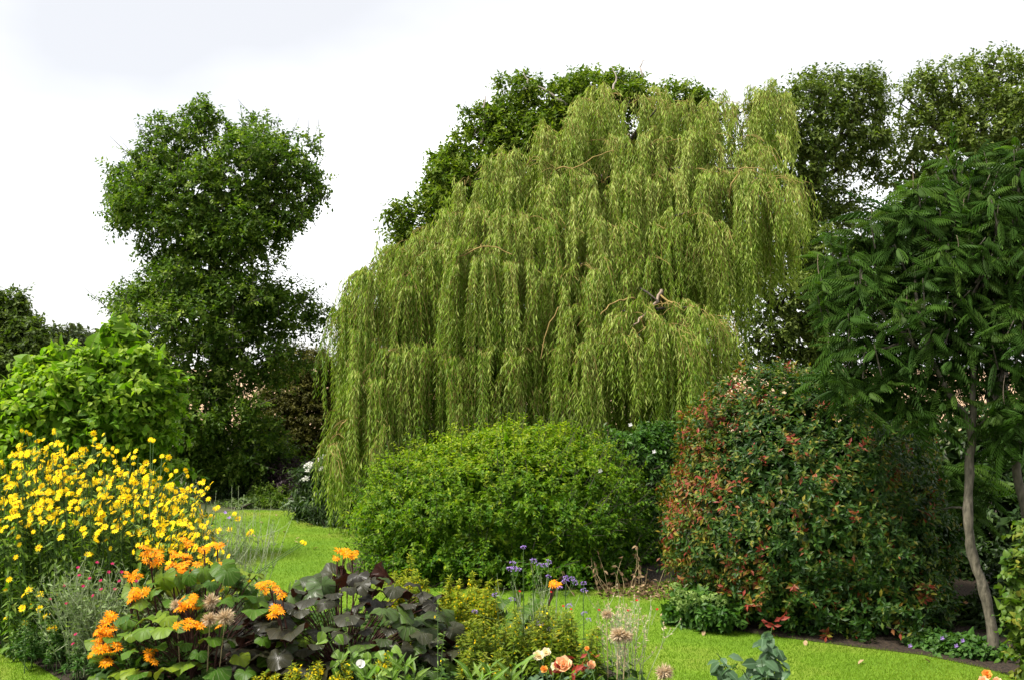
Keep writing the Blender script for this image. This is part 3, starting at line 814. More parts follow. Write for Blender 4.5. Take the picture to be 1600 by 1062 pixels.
for (px, py, hw, drop, d) in casc:
    ap = W(px, py, d)
    n = int(12 + hw * 1.5)
    limb_targets.append((ap, d, hw))
    dirn = rng.normal() * .35
    for _ in range(int(4 + hw * .155)):
        q = rng.uniform(-1, 1)
        dy = rng.normal() * .30
        st = ap + np.array([q * hw * .85 * d / F, dy, (dirn * q * .5 - .30 * q * q) * hw * d / F + rng.normal() * .09 - .25 * abs(dy)])
        hero = (px, py) in HERO
        if not hero:
            st[2] += rng.normal() * .12
        r_, t_ = .06 + .34 * abs(q) * rng.random() + .10 * rng.random(), math.atan2(dy * 1.6 - .12, q * hw * d / F) + rng.normal() * .5
        l_, c_ = (.55 + .5 * rng.random()) if hero else (.45 + .8 * rng.random()), rng.random()
        for _ in range(rng.integers(6, 12)):
            rows.append((st + rng.normal(size=3) * [.045, .045, .05], r_ * (1 + .2 * rng.normal()), drop * d / F * l_ * rng.uniform(.72, 1.12), 0, t_ + .25 * rng.normal(), c_))
# inner curtains that close the crown
inner = [(x, y, dd) for x in range(575, 1240, 44) for y in range(180, 640, 80) for dd in (20.3, 21.5, 22.8)]
for (x, y, dd) in inner:
    top = np.interp(x, [520, 600, 700, 800, 900, 1000, 1230, 1250], [500, 400, 320, 240, 170, 160, 170, 240])
    if y < top + 20 or (x > 1090 and y > 250):
        continue
    d = dd + rng.random() * .9
    ap = W(x + rng.normal() * 10, y, d)
    for _ in range(20 if dd < 22 else 10):
        rows.append((ap + np.array([rng.uniform(-.4, .4), rng.normal() * .4, rng.normal() * .2]), .2, 210 * d / F * (.45 + .6 * rng.random()), 1, rng.random() * 6.283, rng.random()))
NS = len(rows)
AP = np.array([r[0] for r in rows]); HW = np.array([r[1] for r in rows]); DR = np.array([r[2] for r in rows]); INN = np.array([r[3] for r in rows])
th = np.array([r[4] for r in rows]); TC = np.array([r[5] for r in rows])
RR = HW
RAD = np.stack([np.cos(th), np.sin(th) * .85 - .05, np.zeros(NS)], -1)
LL = DR.copy()
MN = 9


def strand_pts(t, i):
    """position at parameter t (…,) along strand i"""
    h = (RR[i] * (1 - (1 - t) ** 3.2))[..., None] * RAD[i]
    z = .3 * RR[i] * np.sin(np.minimum(t * 9, math.pi)) - LL[i] * t ** 1.25
    p = AP[i] + h
    sw = .035 * np.sin(t * 5 + th[i] * 7) + .05 * t * np.sin(th[i] * 13)
    p = p + np.stack([sw, .03 * np.cos(t * 4 + th[i] * 5), z], -1)
    return p


si = np.arange(NS)
tt = np.linspace(0, 1, MN)
SP = np.stack([strand_pts(np.full(NS, t), si) for t in tt], 1)
# keep the skirts off the ground
low = SP[:, -1, 2] < .25
front_order = np.argsort(np.where((INN == 0) & ~low, SP[:, 4, 1], 99) + rng.random(NS) * 2.2)
single = np.zeros(NS, bool); single[front_order[:300]] = True
K = np.where(INN == 1, np.maximum((LL / .06).astype(int), 10), np.maximum((LL / .031).astype(int), 18))


def strand_leaves(sel):
    ids = np.repeat(sel, K[sel])
    first = np.repeat(np.cumsum(K[sel]) - K[sel], K[sel])
    j = np.arange(len(ids)) - first
    t = .0 + 1.0 * (j + rng.random(len(ids))) / K[ids]
    p = strand_pts(t, ids)
    ang = j * 2.4 + rng.random(len(ids)) * 1.2
    D = np.stack([np.cos(ang) * .7, np.sin(ang) * .7, -.95 - .7 * rng.random(len(ids))], -1)
    D[:, :2] += RAD[ids][:, :2] * .25
    N = RAD[ids] * .5 + UP * .5 + rng.normal(size=(len(ids), 3)) * .5
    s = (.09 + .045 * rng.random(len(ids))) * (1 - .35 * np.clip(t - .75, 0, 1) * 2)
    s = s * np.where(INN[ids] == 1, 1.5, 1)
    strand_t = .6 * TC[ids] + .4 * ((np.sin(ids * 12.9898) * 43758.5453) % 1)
    ti = np.clip(.45 + .5 * (strand_t - .5) + .16 * rng.normal(size=len(ids)) + .10 * (t < .35) + .17 * np.clip((AP[ids][:, 2] - 3.5) / 3, -.6, 1) - .08 * INN[ids], 0, 1)  # inner curtains tinted slightly darker, interior shade put into the leaf colour
    return p, D, N, s, ti


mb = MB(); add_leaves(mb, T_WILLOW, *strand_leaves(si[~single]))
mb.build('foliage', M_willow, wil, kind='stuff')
tw = MB(); tw.add(*tubes(SP[~single & (INN == 0)][:, :7:2], np.linspace(.0045, .002, 4), 3)); tw.build('hanging_twigs', M_withy, wil, kind='stuff')
for i in si[single]:
    b = MB()
    b.add(*tubes(SP[i][:8], np.linspace(.0045, .002, 8), 3), mi=1)
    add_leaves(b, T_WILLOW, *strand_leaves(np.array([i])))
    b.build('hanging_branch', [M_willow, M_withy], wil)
# yellow withies arching over the tops of the tiers
tb = MB()
for (ap, d, hw) in limb_targets:
    for q in range(4):
        a = ap + np.array([rng.normal() * .08, .15, -.10])
        x = rng.uniform(-1, 1) * hw * d / F
        e = ap + np.array([x, -.20 - .25 * rng.random(), -.28 * abs(x) - .12 * rng.random()])
        tb.add(*tubes(bez(a, (a + e) / 2 + np.array([0, -.08, .16 + .06 * rng.random()]), e, 7), np.linspace(.006, .003, 7), 4))
tb.build('arching_twigs', M_withy, wil, kind='stuff')
# limbs out to the front cascades
tr_top = [wb + [-.05, 0, 2.4], wb + [.15, -.1, 3.6], wb + [.4, 0, 5.2]]
for q, (ap, d, hw) in enumerate(limb_targets):
    if hw < 15:
        continue
    z = ap[2]
    s = tr_top[0] if z < 3.6 else (tr_top[1] if z < 5.4 else tr_top[2])
    mid = (s + ap) / 2 + np.array([0, .2, .35 + .1 * np.linalg.norm(ap - s)])
    pa = bez(s, mid, ap + np.array([0, 0, -.02]), 10); pa[1:-1] += rng.normal(size=(8, 3)) * .03
    b = MB(); b.add(*tubes(pa, np.linspace(.06, .010, 10), 6)); b.build('limb', M_bark_dark, wil, smooth=True)
# the bare pale fork that carries the big lower right curtain and other bare arching limbs
for pth, d0, d1, r in [([(1033, 455), (1030, 468), (1015, 485), (1000, 498), (990, 508)], 17.1, 16.2, .042), ([(1031, 462), (1045, 472), (1065, 473), (1085, 480)], 17.0, 16.2, .026), ([(992, 465), (970, 470), (950, 480), (938, 492)], 17.2, 16.6, .024),
                       ([(1003, 495), (1004, 505), (1008, 515)], 16.2, 16.1, .018), ([(705, 410), (730, 395), (750, 385), (775, 388), (800, 398)], 17.6, 17.2, .022), ([(880, 478), (862, 500), (850, 530), (845, 560)], 17.2, 17.0, .018),
                       ([(870, 262), (900, 262), (930, 245), (960, 235)], 18.6, 18.4, .02), ([(1140, 300), (1150, 275), (1165, 262), (1195, 265)], 18.0, 17.8, .02), ([(530, 668), (545, 655), (560, 652)], 16.9, 16.8, .018), ([(605, 545), (590, 565), (570, 580), (555, 600)], 17.3, 17.1, .016)]:
    dd = np.r_[d0 + 1.5, np.linspace(d0, d1, len(pth))]
    pth = [(pth[0][0] + 6, pth[0][1] + 25)] + pth
    b = MB(); b.add(*tubes(smooth_path([W(x, y, e) for (x, y), e in zip(pth, dd)], 12, .012), np.linspace(r, r * .35, 12) * .8, 6)); b.build('bare_limb', M_bark_grey if r > .03 else M_withy, wil, smooth=True)

# ------------------------------------------------------------------ shrubs in the middle
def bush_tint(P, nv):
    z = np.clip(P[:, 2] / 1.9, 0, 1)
    return np.clip(.14 + .62 * z ** 1.5 + .14 * rng.normal(size=len(P)) - .14 * nv[:, 0], 0, 1)  # lit upper left and shaded lower right are put into the leaf tint


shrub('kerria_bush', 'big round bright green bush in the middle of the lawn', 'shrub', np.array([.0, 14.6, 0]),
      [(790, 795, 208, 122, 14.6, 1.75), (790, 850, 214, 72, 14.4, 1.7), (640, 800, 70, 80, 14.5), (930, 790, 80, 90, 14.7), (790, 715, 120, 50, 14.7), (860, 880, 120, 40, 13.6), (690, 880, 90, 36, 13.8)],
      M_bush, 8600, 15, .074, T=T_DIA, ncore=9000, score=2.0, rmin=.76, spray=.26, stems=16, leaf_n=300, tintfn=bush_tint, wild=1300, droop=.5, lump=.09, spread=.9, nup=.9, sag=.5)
mock, _, _ = shrub('mock_orange', 'darker green shrub with a few white blooms between round bush and red tipped bush', 'shrub', np.array([2.0, 15.4, 0]),
                   [(985, 720, 50, 50, 15.2), (1000, 790, 55, 70, 15.2), (960, 760, 50, 60, 15.4), (1015, 850, 45, 50, 15), (1030, 700, 30, 40, 15.4)], M_mock, 3600, 8, .10, T=T_DIA, ncore=3000, score=1.6, stems=8, tint=(.4, .22), wild=60)
for (px, py, d) in [(985, 663, 14.7), (938, 735, 13.6), (1022, 705, 14.6)]:
    c = W(px, py, d); b = MB()
    a = np.arange(5) * 1.2566
    D = np.stack([np.cos(a), -.4 + 0 * a, np.sin(a)], -1)
    add_leaves(b, T_HEART, np.tile(c, (5, 1)), D, np.tile([0, -1., .3], (5, 1)), .03, .5); b.build('flower', M_white, mock)


def phot_tint(P, nv):
    px, py = pix(P)
    t = np.clip(.30 + .17 * rng.normal(size=len(P)) + .12 * nv[:, 2], 0, .62)
    red = np.clip(.36 - (px - 1040) / 480, 0, .26) * (py < 820) * (py < 600 + 1.1 * (1290 - px) + 60)
    red = np.maximum(red, np.where(np.sin(px / 17.0 + 1) * np.sin(py / 19.0) > .72, .28, .012))
    r = rng.random(len(P))
    t = np.where(r < red, .78 + .22 * rng.random(len(P)), t)
    t = np.where((r > red) & (rng.random(len(P)) < np.clip(.62 - (px - 1030) / 190, 0, .5)), .60 + .12 * rng.random(len(P)), t)
    yel = np.exp(-((px - 1150) / 45) ** 2 - ((py - 910) / 45) ** 2) * .8 + .25 * (px < 1130) * (py > 620)
    t = np.where((r > red) & (rng.random(len(P)) < yel), .62 + .14 * rng.random(len(P)), t)
    return t


ph_l = [(1250, 800, 202, 212, 12.1, 1.6), (1145, 735, 85, 95, 12.2), (1365, 725, 95, 110, 12.2), (1150, 850, 110, 125, 11.9, 1.2), (1355, 850, 110, 145, 11.8, 1.3), (1205, 640, 95, 66, 12.5), (1300, 640, 95, 62, 12.5), (1200, 905, 120, 70, 11.75, 1.2), (1345, 915, 120, 74, 11.5, 1.2), (1405, 900, 62, 80, 11.6), (1435, 945, 50, 55, 11.0), (1300, 955, 90, 45, 11.0)]
shrub('photinia_bush', 'large dark bush with red young leaf tips standing right of the round green bush', 'shrub', ground_at(1250, 12.2), ph_l, M_photinia, 12500, 9, .082, T=T_OVAL, ncore=9000, score=1.7, rmin=.82, spray=.13, stems=14, leaf_n=300, tintfn=phot_tint, wild=260, droop=.05, sag=.05, spread=1.0,
      nup=.35, nout=.75, jit=.3, lump=.07, upw=.35)
hyd, _, _ = shrub('hydrangea', 'small hydrangea with pale green flower heads at foot of red tipped bush', 'shrub', ground_at(1085, 11.3), [(1075, 945, 34, 24, 11.2), (1105, 950, 34, 28, 11), (1125, 960, 30, 20, 10.8), (1070, 962, 28, 14, 11.1)], M_mock, 420, 6, .085, T=T_LEAF, spray=.15, stems=8, leaf_n=60, tint=(.4, .2))
for (px, py) in [(1055, 916), (1064, 927), (1079, 929), (1056, 938), (1068, 942), (1085, 939), (1103, 936), (1117, 932), (1066, 951), (1100, 970), (1128, 942)]:
    c = W(px, py, 10.75 + .2 * rng.random()); v = rnd_unit(60); v[:, 2] = np.abs(v[:, 2]) - .15
    b = MB(); add_leaves(b, T_DIA, c + v * [.06, .06, .045], nrm(np.cross(v, rnd_unit(60))), v, .035, np.clip(.5 + .4 * v[:, 2], 0, 1)); b.build('flower_head', M_hydr, hyd)

# dark shrubs behind the sumac
shrub('laurel_shrub', 'deep shaded evergreen behind the crooked pale trunk', 'shrub', ground_at(1540, 14.5), [(1480, 720, 90, 100, 14.5), (1570, 740, 90, 110, 14.2), (1640, 760, 90, 140, 14), (1510, 830, 90, 110, 14), (1600, 860, 90, 110, 13.6), (1460, 900, 60, 60, 14), (1430, 760, 60, 100, 14.6), (1740, 780, 100, 150, 14), (1860, 770, 110, 160, 14.6), (1980, 760, 110, 160, 15.2), (1790, 650, 120, 90, 15)],
      M_darkshrub, 4600, 8, .14, T=T_TINY, spray=.3, stems=10, tint=(.3, .2))
shrub('laurel_shrub', 'dim green bush at the foot of the crooked trunk, right of ground cover', 'shrub', ground_at(1570, 11.4), [(1550, 960, 50, 40, 11.2), (1600, 930, 45, 70, 11.4), (1590, 1000, 50, 40, 10.8)], M_darkshrub, 800, 7, .12, T=T_TINY, spray=.25, stems=6, tint=(.5, .25))

# ground cover geraniums
ger, _, _ = shrub('geranium', 'low leafy cranesbill cushion with violet flowers below the crooked trunk', 'plant', ground_at(1480, 10.3), [(1460, 1003, 42, 15, 10.3), (1500, 1012, 50, 18, 10.1), (1540, 1020, 40, 16, 9.9), (1430, 1006, 22, 10, 10.5)], M_geran, 900, 6, .06, T=T_HEART, spray=.12, stems=8, leaf_n=150, tint=(.5, .25))
for (px, py) in [(1422, 1008), (1494, 1008), (1504, 1000), (1524, 1020), (1472, 996)]:
    c = W(px, py, 9.85); b = MB(); a = np.arange(5) * 1.2566
    add_leaves(b, T_HEART, np.tile(c, (5, 1)), np.stack([np.cos(a), -.5 + 0 * a, np.sin(a)], -1), np.tile([0, -1., .4], (5, 1)), .022, .4); b.build('flower', M_lilac, ger)

# ------------------------------------------------------------------ sumac like tree on the right
def frond_tmpl(pairs=10, sag=.8, hang=1.0):
    V, Fc, uv = [], [], []

    def lf(p, d, s, w):
        d = nrm(np.array(d)); x = nrm(np.cross(d, [0, 0, 1.0])); z = np.cross(x, d)
        i = len(V)
        for (a, bb, c) in [(0, 0, 0), (-w, .45, .04), (w, .45, .04), (0, 1, -.1)]:
            V.append(np.array(p) + s * (a * x + bb * d + c * z)); uv.append((abs(a) / w, bb))
        Fc.append((i, i + 2, i + 3)); Fc.append((i, i + 3, i + 1))
    ys = np.linspace(.18, .95, pairs)
    for k, y in enumerate(ys):
        z = .26 * y - sag * y * y
        s = .27 * math.sin(math.pi * (.2 + .68 * (y - .18) / .8)) + .02
        for sg in (-1, 1):
            lf((0, y, z), (sg * .62, .42, -hang), s * 1.15, .125)
    lf((0, .97, .26 * .97 - sag * .94), (0, 1, -.9), .2, .16)
    for k in range(4):
        y0, y1 = k / 4, (k + 1) / 4
        i = len(V)
        for y in (y0, y1):
            z = .26 * y - sag * y * y
            V.append((-.008, y, z)); V.append((.008, y, z)); uv.append((1, y)); uv.append((1, y))
        Fc.append((i, i + 1, i + 3)); Fc.append((i, i + 3, i + 2))
    return np.array(V, float), np.array(Fc), np.array(uv, float)


FRONDS = [frond_tmpl(10, .8, 1.0), frond_tmpl(9, 1.15, 1.5), frond_tmpl(10, .5, .7)]
T_FROND = FRONDS[1]
sum_l = [(1345, 470, 70, 80, 10.6), (1330, 400, 40, 40, 10.8), (1420, 360, 80, 75, 10.6), (1500, 310, 75, 60, 10.8), (1585, 275, 75, 55, 10.8), (1400, 520, 95, 80, 10.4), (1480, 430, 100, 95, 10.4), (1580, 390, 95, 110, 10.6), (1480, 560, 95, 60, 10.4), (1575, 540, 80, 80, 10.2),
         (1660, 330, 80, 110, 10.8), (1660, 500, 80, 110, 10.6), (1345, 560, 60, 40, 10.4), (1585, 660, 50, 60, 10), (1420, 600, 60, 35, 10.4), (1310, 600, 45, 30, 10.4), (1365, 615, 50, 28, 10.3), (1450, 640, 50, 30, 10.2), (1460, 820, 60, 40, 11.6), (1500, 760, 50, 45, 11.8)]
sC, sR = ell(sum_l)
suma = thing('sumac_tree', 'dark tree with drooping pinnate leaves and crooked bare pale trunk', 'tree', G(1556, 1026))
tr1 = [(1556, 1026, 9.85), (1545, 960, 9.9), (1535, 910, 9.95), (1520, 868, 10), (1514, 820, 10), (1513, 770, 10.05), (1516, 720, 10.1), (1519, 670, 10.1)]
b = MB(); tp = smooth_path([W(*q) for q in tr1], 26, .004); b.add(*tubes(tp, np.linspace(.048, .038, 26) * (1 + .10 * np.sin(np.arange(26) * 1.3)), 10)); b.build('trunk', M_bark_sumac, suma, smooth=True)
tr2 = [(1640, 1010, 10.3), (1622, 880, 10.3), (1600, 790, 10.3), (1588, 730, 10.3), (1592, 660, 10.35), (1606, 580, 10.4), (1615, 500, 10.4), (1600, 420, 10.5)]
b = MB(); b.add(*tubes(smooth_path([W(*q) for q in tr2], 26, .004), np.linspace(.05, .026, 26), 10)); b.build('trunk', M_bark_sumac, suma, smooth=True)
for pth, r in [([(1518, 680, 10.1), (1508, 650, 10.1), (1480, 610, 10.1), (1455, 560, 10.1), (1420, 530, 10.2), (1385, 500, 10.2)], .036), ([(1519, 672, 10.1), (1522, 630, 10.1), (1520, 570, 10.15), (1500, 500, 10.3), (1480, 430, 10.4), (1470, 360, 10.5)], .036),
               ([(1520, 676, 10.1), (1540, 650, 10.1), (1556, 620, 10.1), (1570, 560, 10.2), (1575, 480, 10.3)], .022), ([(1500, 500, 10.3), (1540, 420, 10.4), (1560, 330, 10.6)], .022), ([(1455, 560, 10.1), (1440, 500, 10.1), (1430, 440, 10.3), (1425, 380, 10.4)], .024),
               ([(1385, 500, 10.2), (1360, 460, 10.3), (1345, 420, 10.4)], .018), ([(1420, 530, 10.2), (1380, 545, 10.2), (1345, 550, 10.2)], .016), ([(1514, 800, 10.05), (1490, 790, 10.4), (1460, 800, 11)], .014), ([(1598, 620, 10.4), (1630, 520, 10.5), (1650, 400, 10.6)], .028),
               ([(1606, 580, 10.4), (1570, 500, 10.5), (1555, 440, 10.6)], .02)]:
    b = MB(); b.add(*tubes(smooth_path([W(*q) for q in pth], 14, .008), np.linspace(r, r * .4, 14), 7)); b.build('limb', M_bark_sumac, suma, smooth=True)
P, nv, li = shell(sC, sR, 1000, rmin=.5, rmax=1.0, cull=.7, back=.5, lump=.28)
fp, fd, fnn, fs, ft = [], [], [], [], []
tips = []
for c, v in zip(P, nv):
    ax = nrm(v * .5 + UP * .7 + rng.normal(size=3) * .2)
    k = rng.integers(5, 8); tn = rng.random()
    a0 = rng.random() * 6.28
    s1 = nrm(np.cross(ax, [.3, .9, .1])); s2 = np.cross(s1, ax)
    for q in range(k):
        a = a0 + q * 6.283 / k + rng.normal() * .2
        dirn = nrm((s1 * math.cos(a) + s2 * math.sin(a)) * 1.0 + ax * (.15 + .4 * rng.random()))
        fp.append(c - ax * .04 * q / k); fd.append(dirn); fnn.append(ax + rng.normal(size=3) * .12); fs.append(.15 + .17 * rng.random()); ft.append(np.clip(.35 + .3 * tn + .12 * rng.normal() + .12 * v[2], 0, 1))
    tips.append((c, ax))
fp, fd, fnn, fs, ft = map(np.array, (fp, fd, fnn, fs, ft))
ix = front_pick(fp, fs, 300, cell=7)
for w in range(3):
    jx = ix[w::3]
    leaf_parts(suma, 'leaf', FRONDS[w], M_sumac, fp[jx], fd[jx], fnn[jx], fs[jx], ft[jx])
m = np.ones(len(fp), bool); m[ix] = False
mx_ = np.where(m)[0]
b = MB()
for w in range(3):
    jx = mx_[w::3]
    add_leaves(b, FRONDS[w], fp[jx], fd[jx], fnn[jx], fs[jx], ft[jx])
core(b, sC, sR, 500, .34, T_FROND); b.build('crown', M_sumac, suma, kind='stuff')
st = np.array([np.linspace(c - ax * .28, c + ax * .03, 5) for c, ax in tips if c[2] > 2.75]); b = MB(); b.add(*tubes(st, np.linspace(.008, .005, 5), 4)); b.build('twigs', M_bark_sumac, suma, kind='stuff')
for i in rng.choice(len(tips), 22, replace=False):     # bare upright shoot tips
    c, ax = tips[i]
    if c[1] < 10.9:
        b = MB(); b.add(*tubes(bez(c, c + ax * .12 + [.02, 0, .03], c + [.02 * rng.normal(), 0, .26], 6), np.linspace(.005, .002, 6), 4)); b.build('shoot', M_bark_grey, suma, smooth=True)

shrub('shrub', 'shrub with yellowing lobed leaves at the right edge beside crooked trunk', 'shrub', ground_at(1610, 9.3), [(1600, 900, 28, 44, 9.3), (1592, 960, 24, 36, 9.2), (1615, 1010, 36, 46, 9.2), (1625, 850, 36, 60, 9.4)], M_yshrub, 330, 6, .075, T=T_HEART, spray=.2, stems=5, leaf_n=120, tint=(.45, .28))

# ------------------------------------------------------------------ litter under the round bush and on the lawn
n = 900
lx = 1.0 + 1.6 * rng.random(n); ly = 12.35 + 1.0 * rng.random(n) - .1 * (lx - 1)
b = MB(); add_leaves(b, T_LEAF, np.stack([lx, ly, .015 + .03 * rng.random(n)], -1), nrm(np.stack([rng.normal(size=n), rng.normal(size=n), .3 * rng.normal(size=n)], -1)), UP + rng.normal(size=(n, 3)) * .4, .035 + .04 * rng.random(n), rng.random(n) ** 1.5); o = b.build('leaf_litter', M_litter, kind='stuff'); o['label'] = 'dry brown leaf litter under the round green bush'
dry = thing('dried_plant', 'withered brown stems at the right foot of round bush', 'plant', ground_at(950, 12.6))
for q in range(16):
    a = org(dry) + [rng.normal() * .25, rng.normal() * .12, 0]; e = a + [rng.normal() * .15, rng.normal() * .1, .25 + .3 * rng.random()]
    pts = bez(a, (a + e) / 2 + rng.normal(size=3) * .04, e, 6)
    b = MB(); b.add(*tubes(pts, np.linspace(.003, .0015, 6), 4), mi=1); add_leaves(b, T_LEAF, pts[1:], rnd_unit(5) - [0, 0, .6], rnd_unit(5), .07, rng.random(5)); b.build('stem', [M_litter, M_stem_straw], dry)
lm = MB(); add_leaves(lm, T_LEAF, np.zeros((1, 3)), np.array([[0, 1., 0]]), np.array([[0, 0, 1.]]), 1, .9); lme = lm.mesh('fallen_leaf', M_litter)
for (px, py) in [(405, 818), (432, 806), (470, 842), (458, 848), (512, 838), (530, 845), (480, 822), (420, 858), (560, 850), (575, 838), (498, 858), (445, 832), (540, 866), (1258, 1005), (1100, 990), (1442, 1034), (1350, 1036), (1040, 962), (395, 838), (515, 818)]:
    g = G(px, py); o = bpy.data.objects.new('fallen_leaf', lme); COL.objects.link(o)
    o.location = (g[0], g[1], .035); s = .07 + .04 * rng.random(); o.scale = (s, s, s); o.rotation_euler = (rng.normal() * .2, rng.normal() * .2, rng.random() * 6.28)
    o['label'] = {1258: 'pale fallen leaf at the lawn edge below the red tipped bush', 1100: 'pale fallen leaf on the lawn just in front of the hydrangea', 1442: 'pale fallen leaf on the lawn close to the violet cranesbill cushion', 1350: 'pale fallen leaf lying on open lawn right of the rose stems', 1040: 'pale fallen leaf on the lawn left of the hydrangea'}.get(px, 'small pale fallen leaf on the left part of the mown lawn'); o['category'] = 'leaf'; o['group'] = 'fallen leaves on the lawn'

#FOREGROUND
# ------------------------------------------------------------------ the flower bed in front
def petal_ring(n, length, width, tilt, r0=.0, T=T_DIA, jit=.08):
    a = np.arange(n) * 2 * math.pi / n + rng.normal(size=n) * jit
    D = np.stack([np.cos(a), np.sin(a), tilt + rng.normal(size=n) * .1], -1)
    N = np.stack([-np.cos(a) * tilt, -np.sin(a) * tilt, np.ones(n)], -1)
    P = np.stack([np.cos(a) * r0, np.sin(a) * r0, 0 * a], -1)
    Tw = (T[0] * [width, 1, 1], T[1], T[2])
    return Tw, P, D, N, length * (.9 + .2 * rng.random(n))


def disc(r, h, n=7):
    a = np.arange(n) * 2 * math.pi / n
    V = np.vstack([np.stack([np.cos(a) * r, np.sin(a) * r, 0 * a], -1), [[0, 0, h]]])
    return V, np.array([[i, (i + 1) % n, n] for i in range(n)])


def daisy_mesh(name, mats, n=10, length=.42, width=.9, tilt=.1, eye=.16, double=False):
    b = MB()
    Tw, P, D, N, S = petal_ring(n, length, width, tilt, eye * .6)
    add_leaves(b, Tw, P, D, N, S, rng.random(n))
    if double:
        Tw, P, D, N, S = petal_ring(n - 3, length * .7, width, tilt + .5, eye * .5)
        add_leaves(b, Tw, P + [0, 0, .04], D, N, S, rng.random(n - 3))
    V, Fc = disc(eye, .09)
    c = MB().add(V + [0, 0, .03], Fc)
    return b.mesh(name, mats[0]), c.mesh('flower_centre', mats[1])


def put_daisy(pair, root, M):
    o = put('flower_head', pair[0], root, M)
    c = bpy.data.objects.new('flower_centre', pair[1]); COL.objects.link(c); c.parent = o
    return o


def orient(c, n, s, spin):
    n = nrm(np.array(n, float))
    q = Vector(n).to_track_quat('Z', 'Y').to_matrix() @ Matrix.Rotation(spin, 3, 'Z')
    M = (q * s).to_4x4()
    M.translation = Vector(c)
    return M


def stems_mesh(root, name, P, R, mat, sides=4, kind='stuff'):
    b = MB(); b.add(*tubes(P, R, sides)); return b.build(name, mat, root, kind=kind)


# --- low undergrowth that hides the soil
n = 42000
ux = rng.uniform(-8, 5.4, n); uy = rng.uniform(6.6, 12.2, n)
k_ = inside(BED, ux, uy) & (np.abs(ux) < uy * .53)
edge_in = inside(BED, ux + .22, uy) & inside(BED, ux - .22, uy) & inside(BED, ux, uy - .2) & inside(BED, ux, uy + .2)
k_ &= edge_in & ~((ux > 1.0) & (uy > 7.4))
ux, uy = ux[k_], uy[k_]
hh = .10 + .22 * (np.sin(ux * 3.1 + 1) * np.sin(uy * 2.7) * .5 + .5)
b = MB(); add_leaves(b, T_DIA, np.stack([ux, uy, hh * rng.random(len(ux))], -1), nrm(rnd_unit(len(ux)) * [1, 1, .5] - [0, .3, 0]), UP + rng.normal(size=(len(ux), 3)) * .4, .07 + .06 * rng.random(len(ux)), np.clip(.4 + .25 * rng.normal(size=len(ux)), 0, 1))
o = b.build('undergrowth', M_undergrowth, kind='stuff'); o['label'] = 'low green undergrowth covering the soil of the flower bed'

# --- perennial sunflowers
YM = [daisy_mesh('flower_head', [M_yellow, M_yeye], 10 + i % 3, .40, 1.0, .05 + .12 * i, .14, double=i % 2 == 1) for i in range(4)]


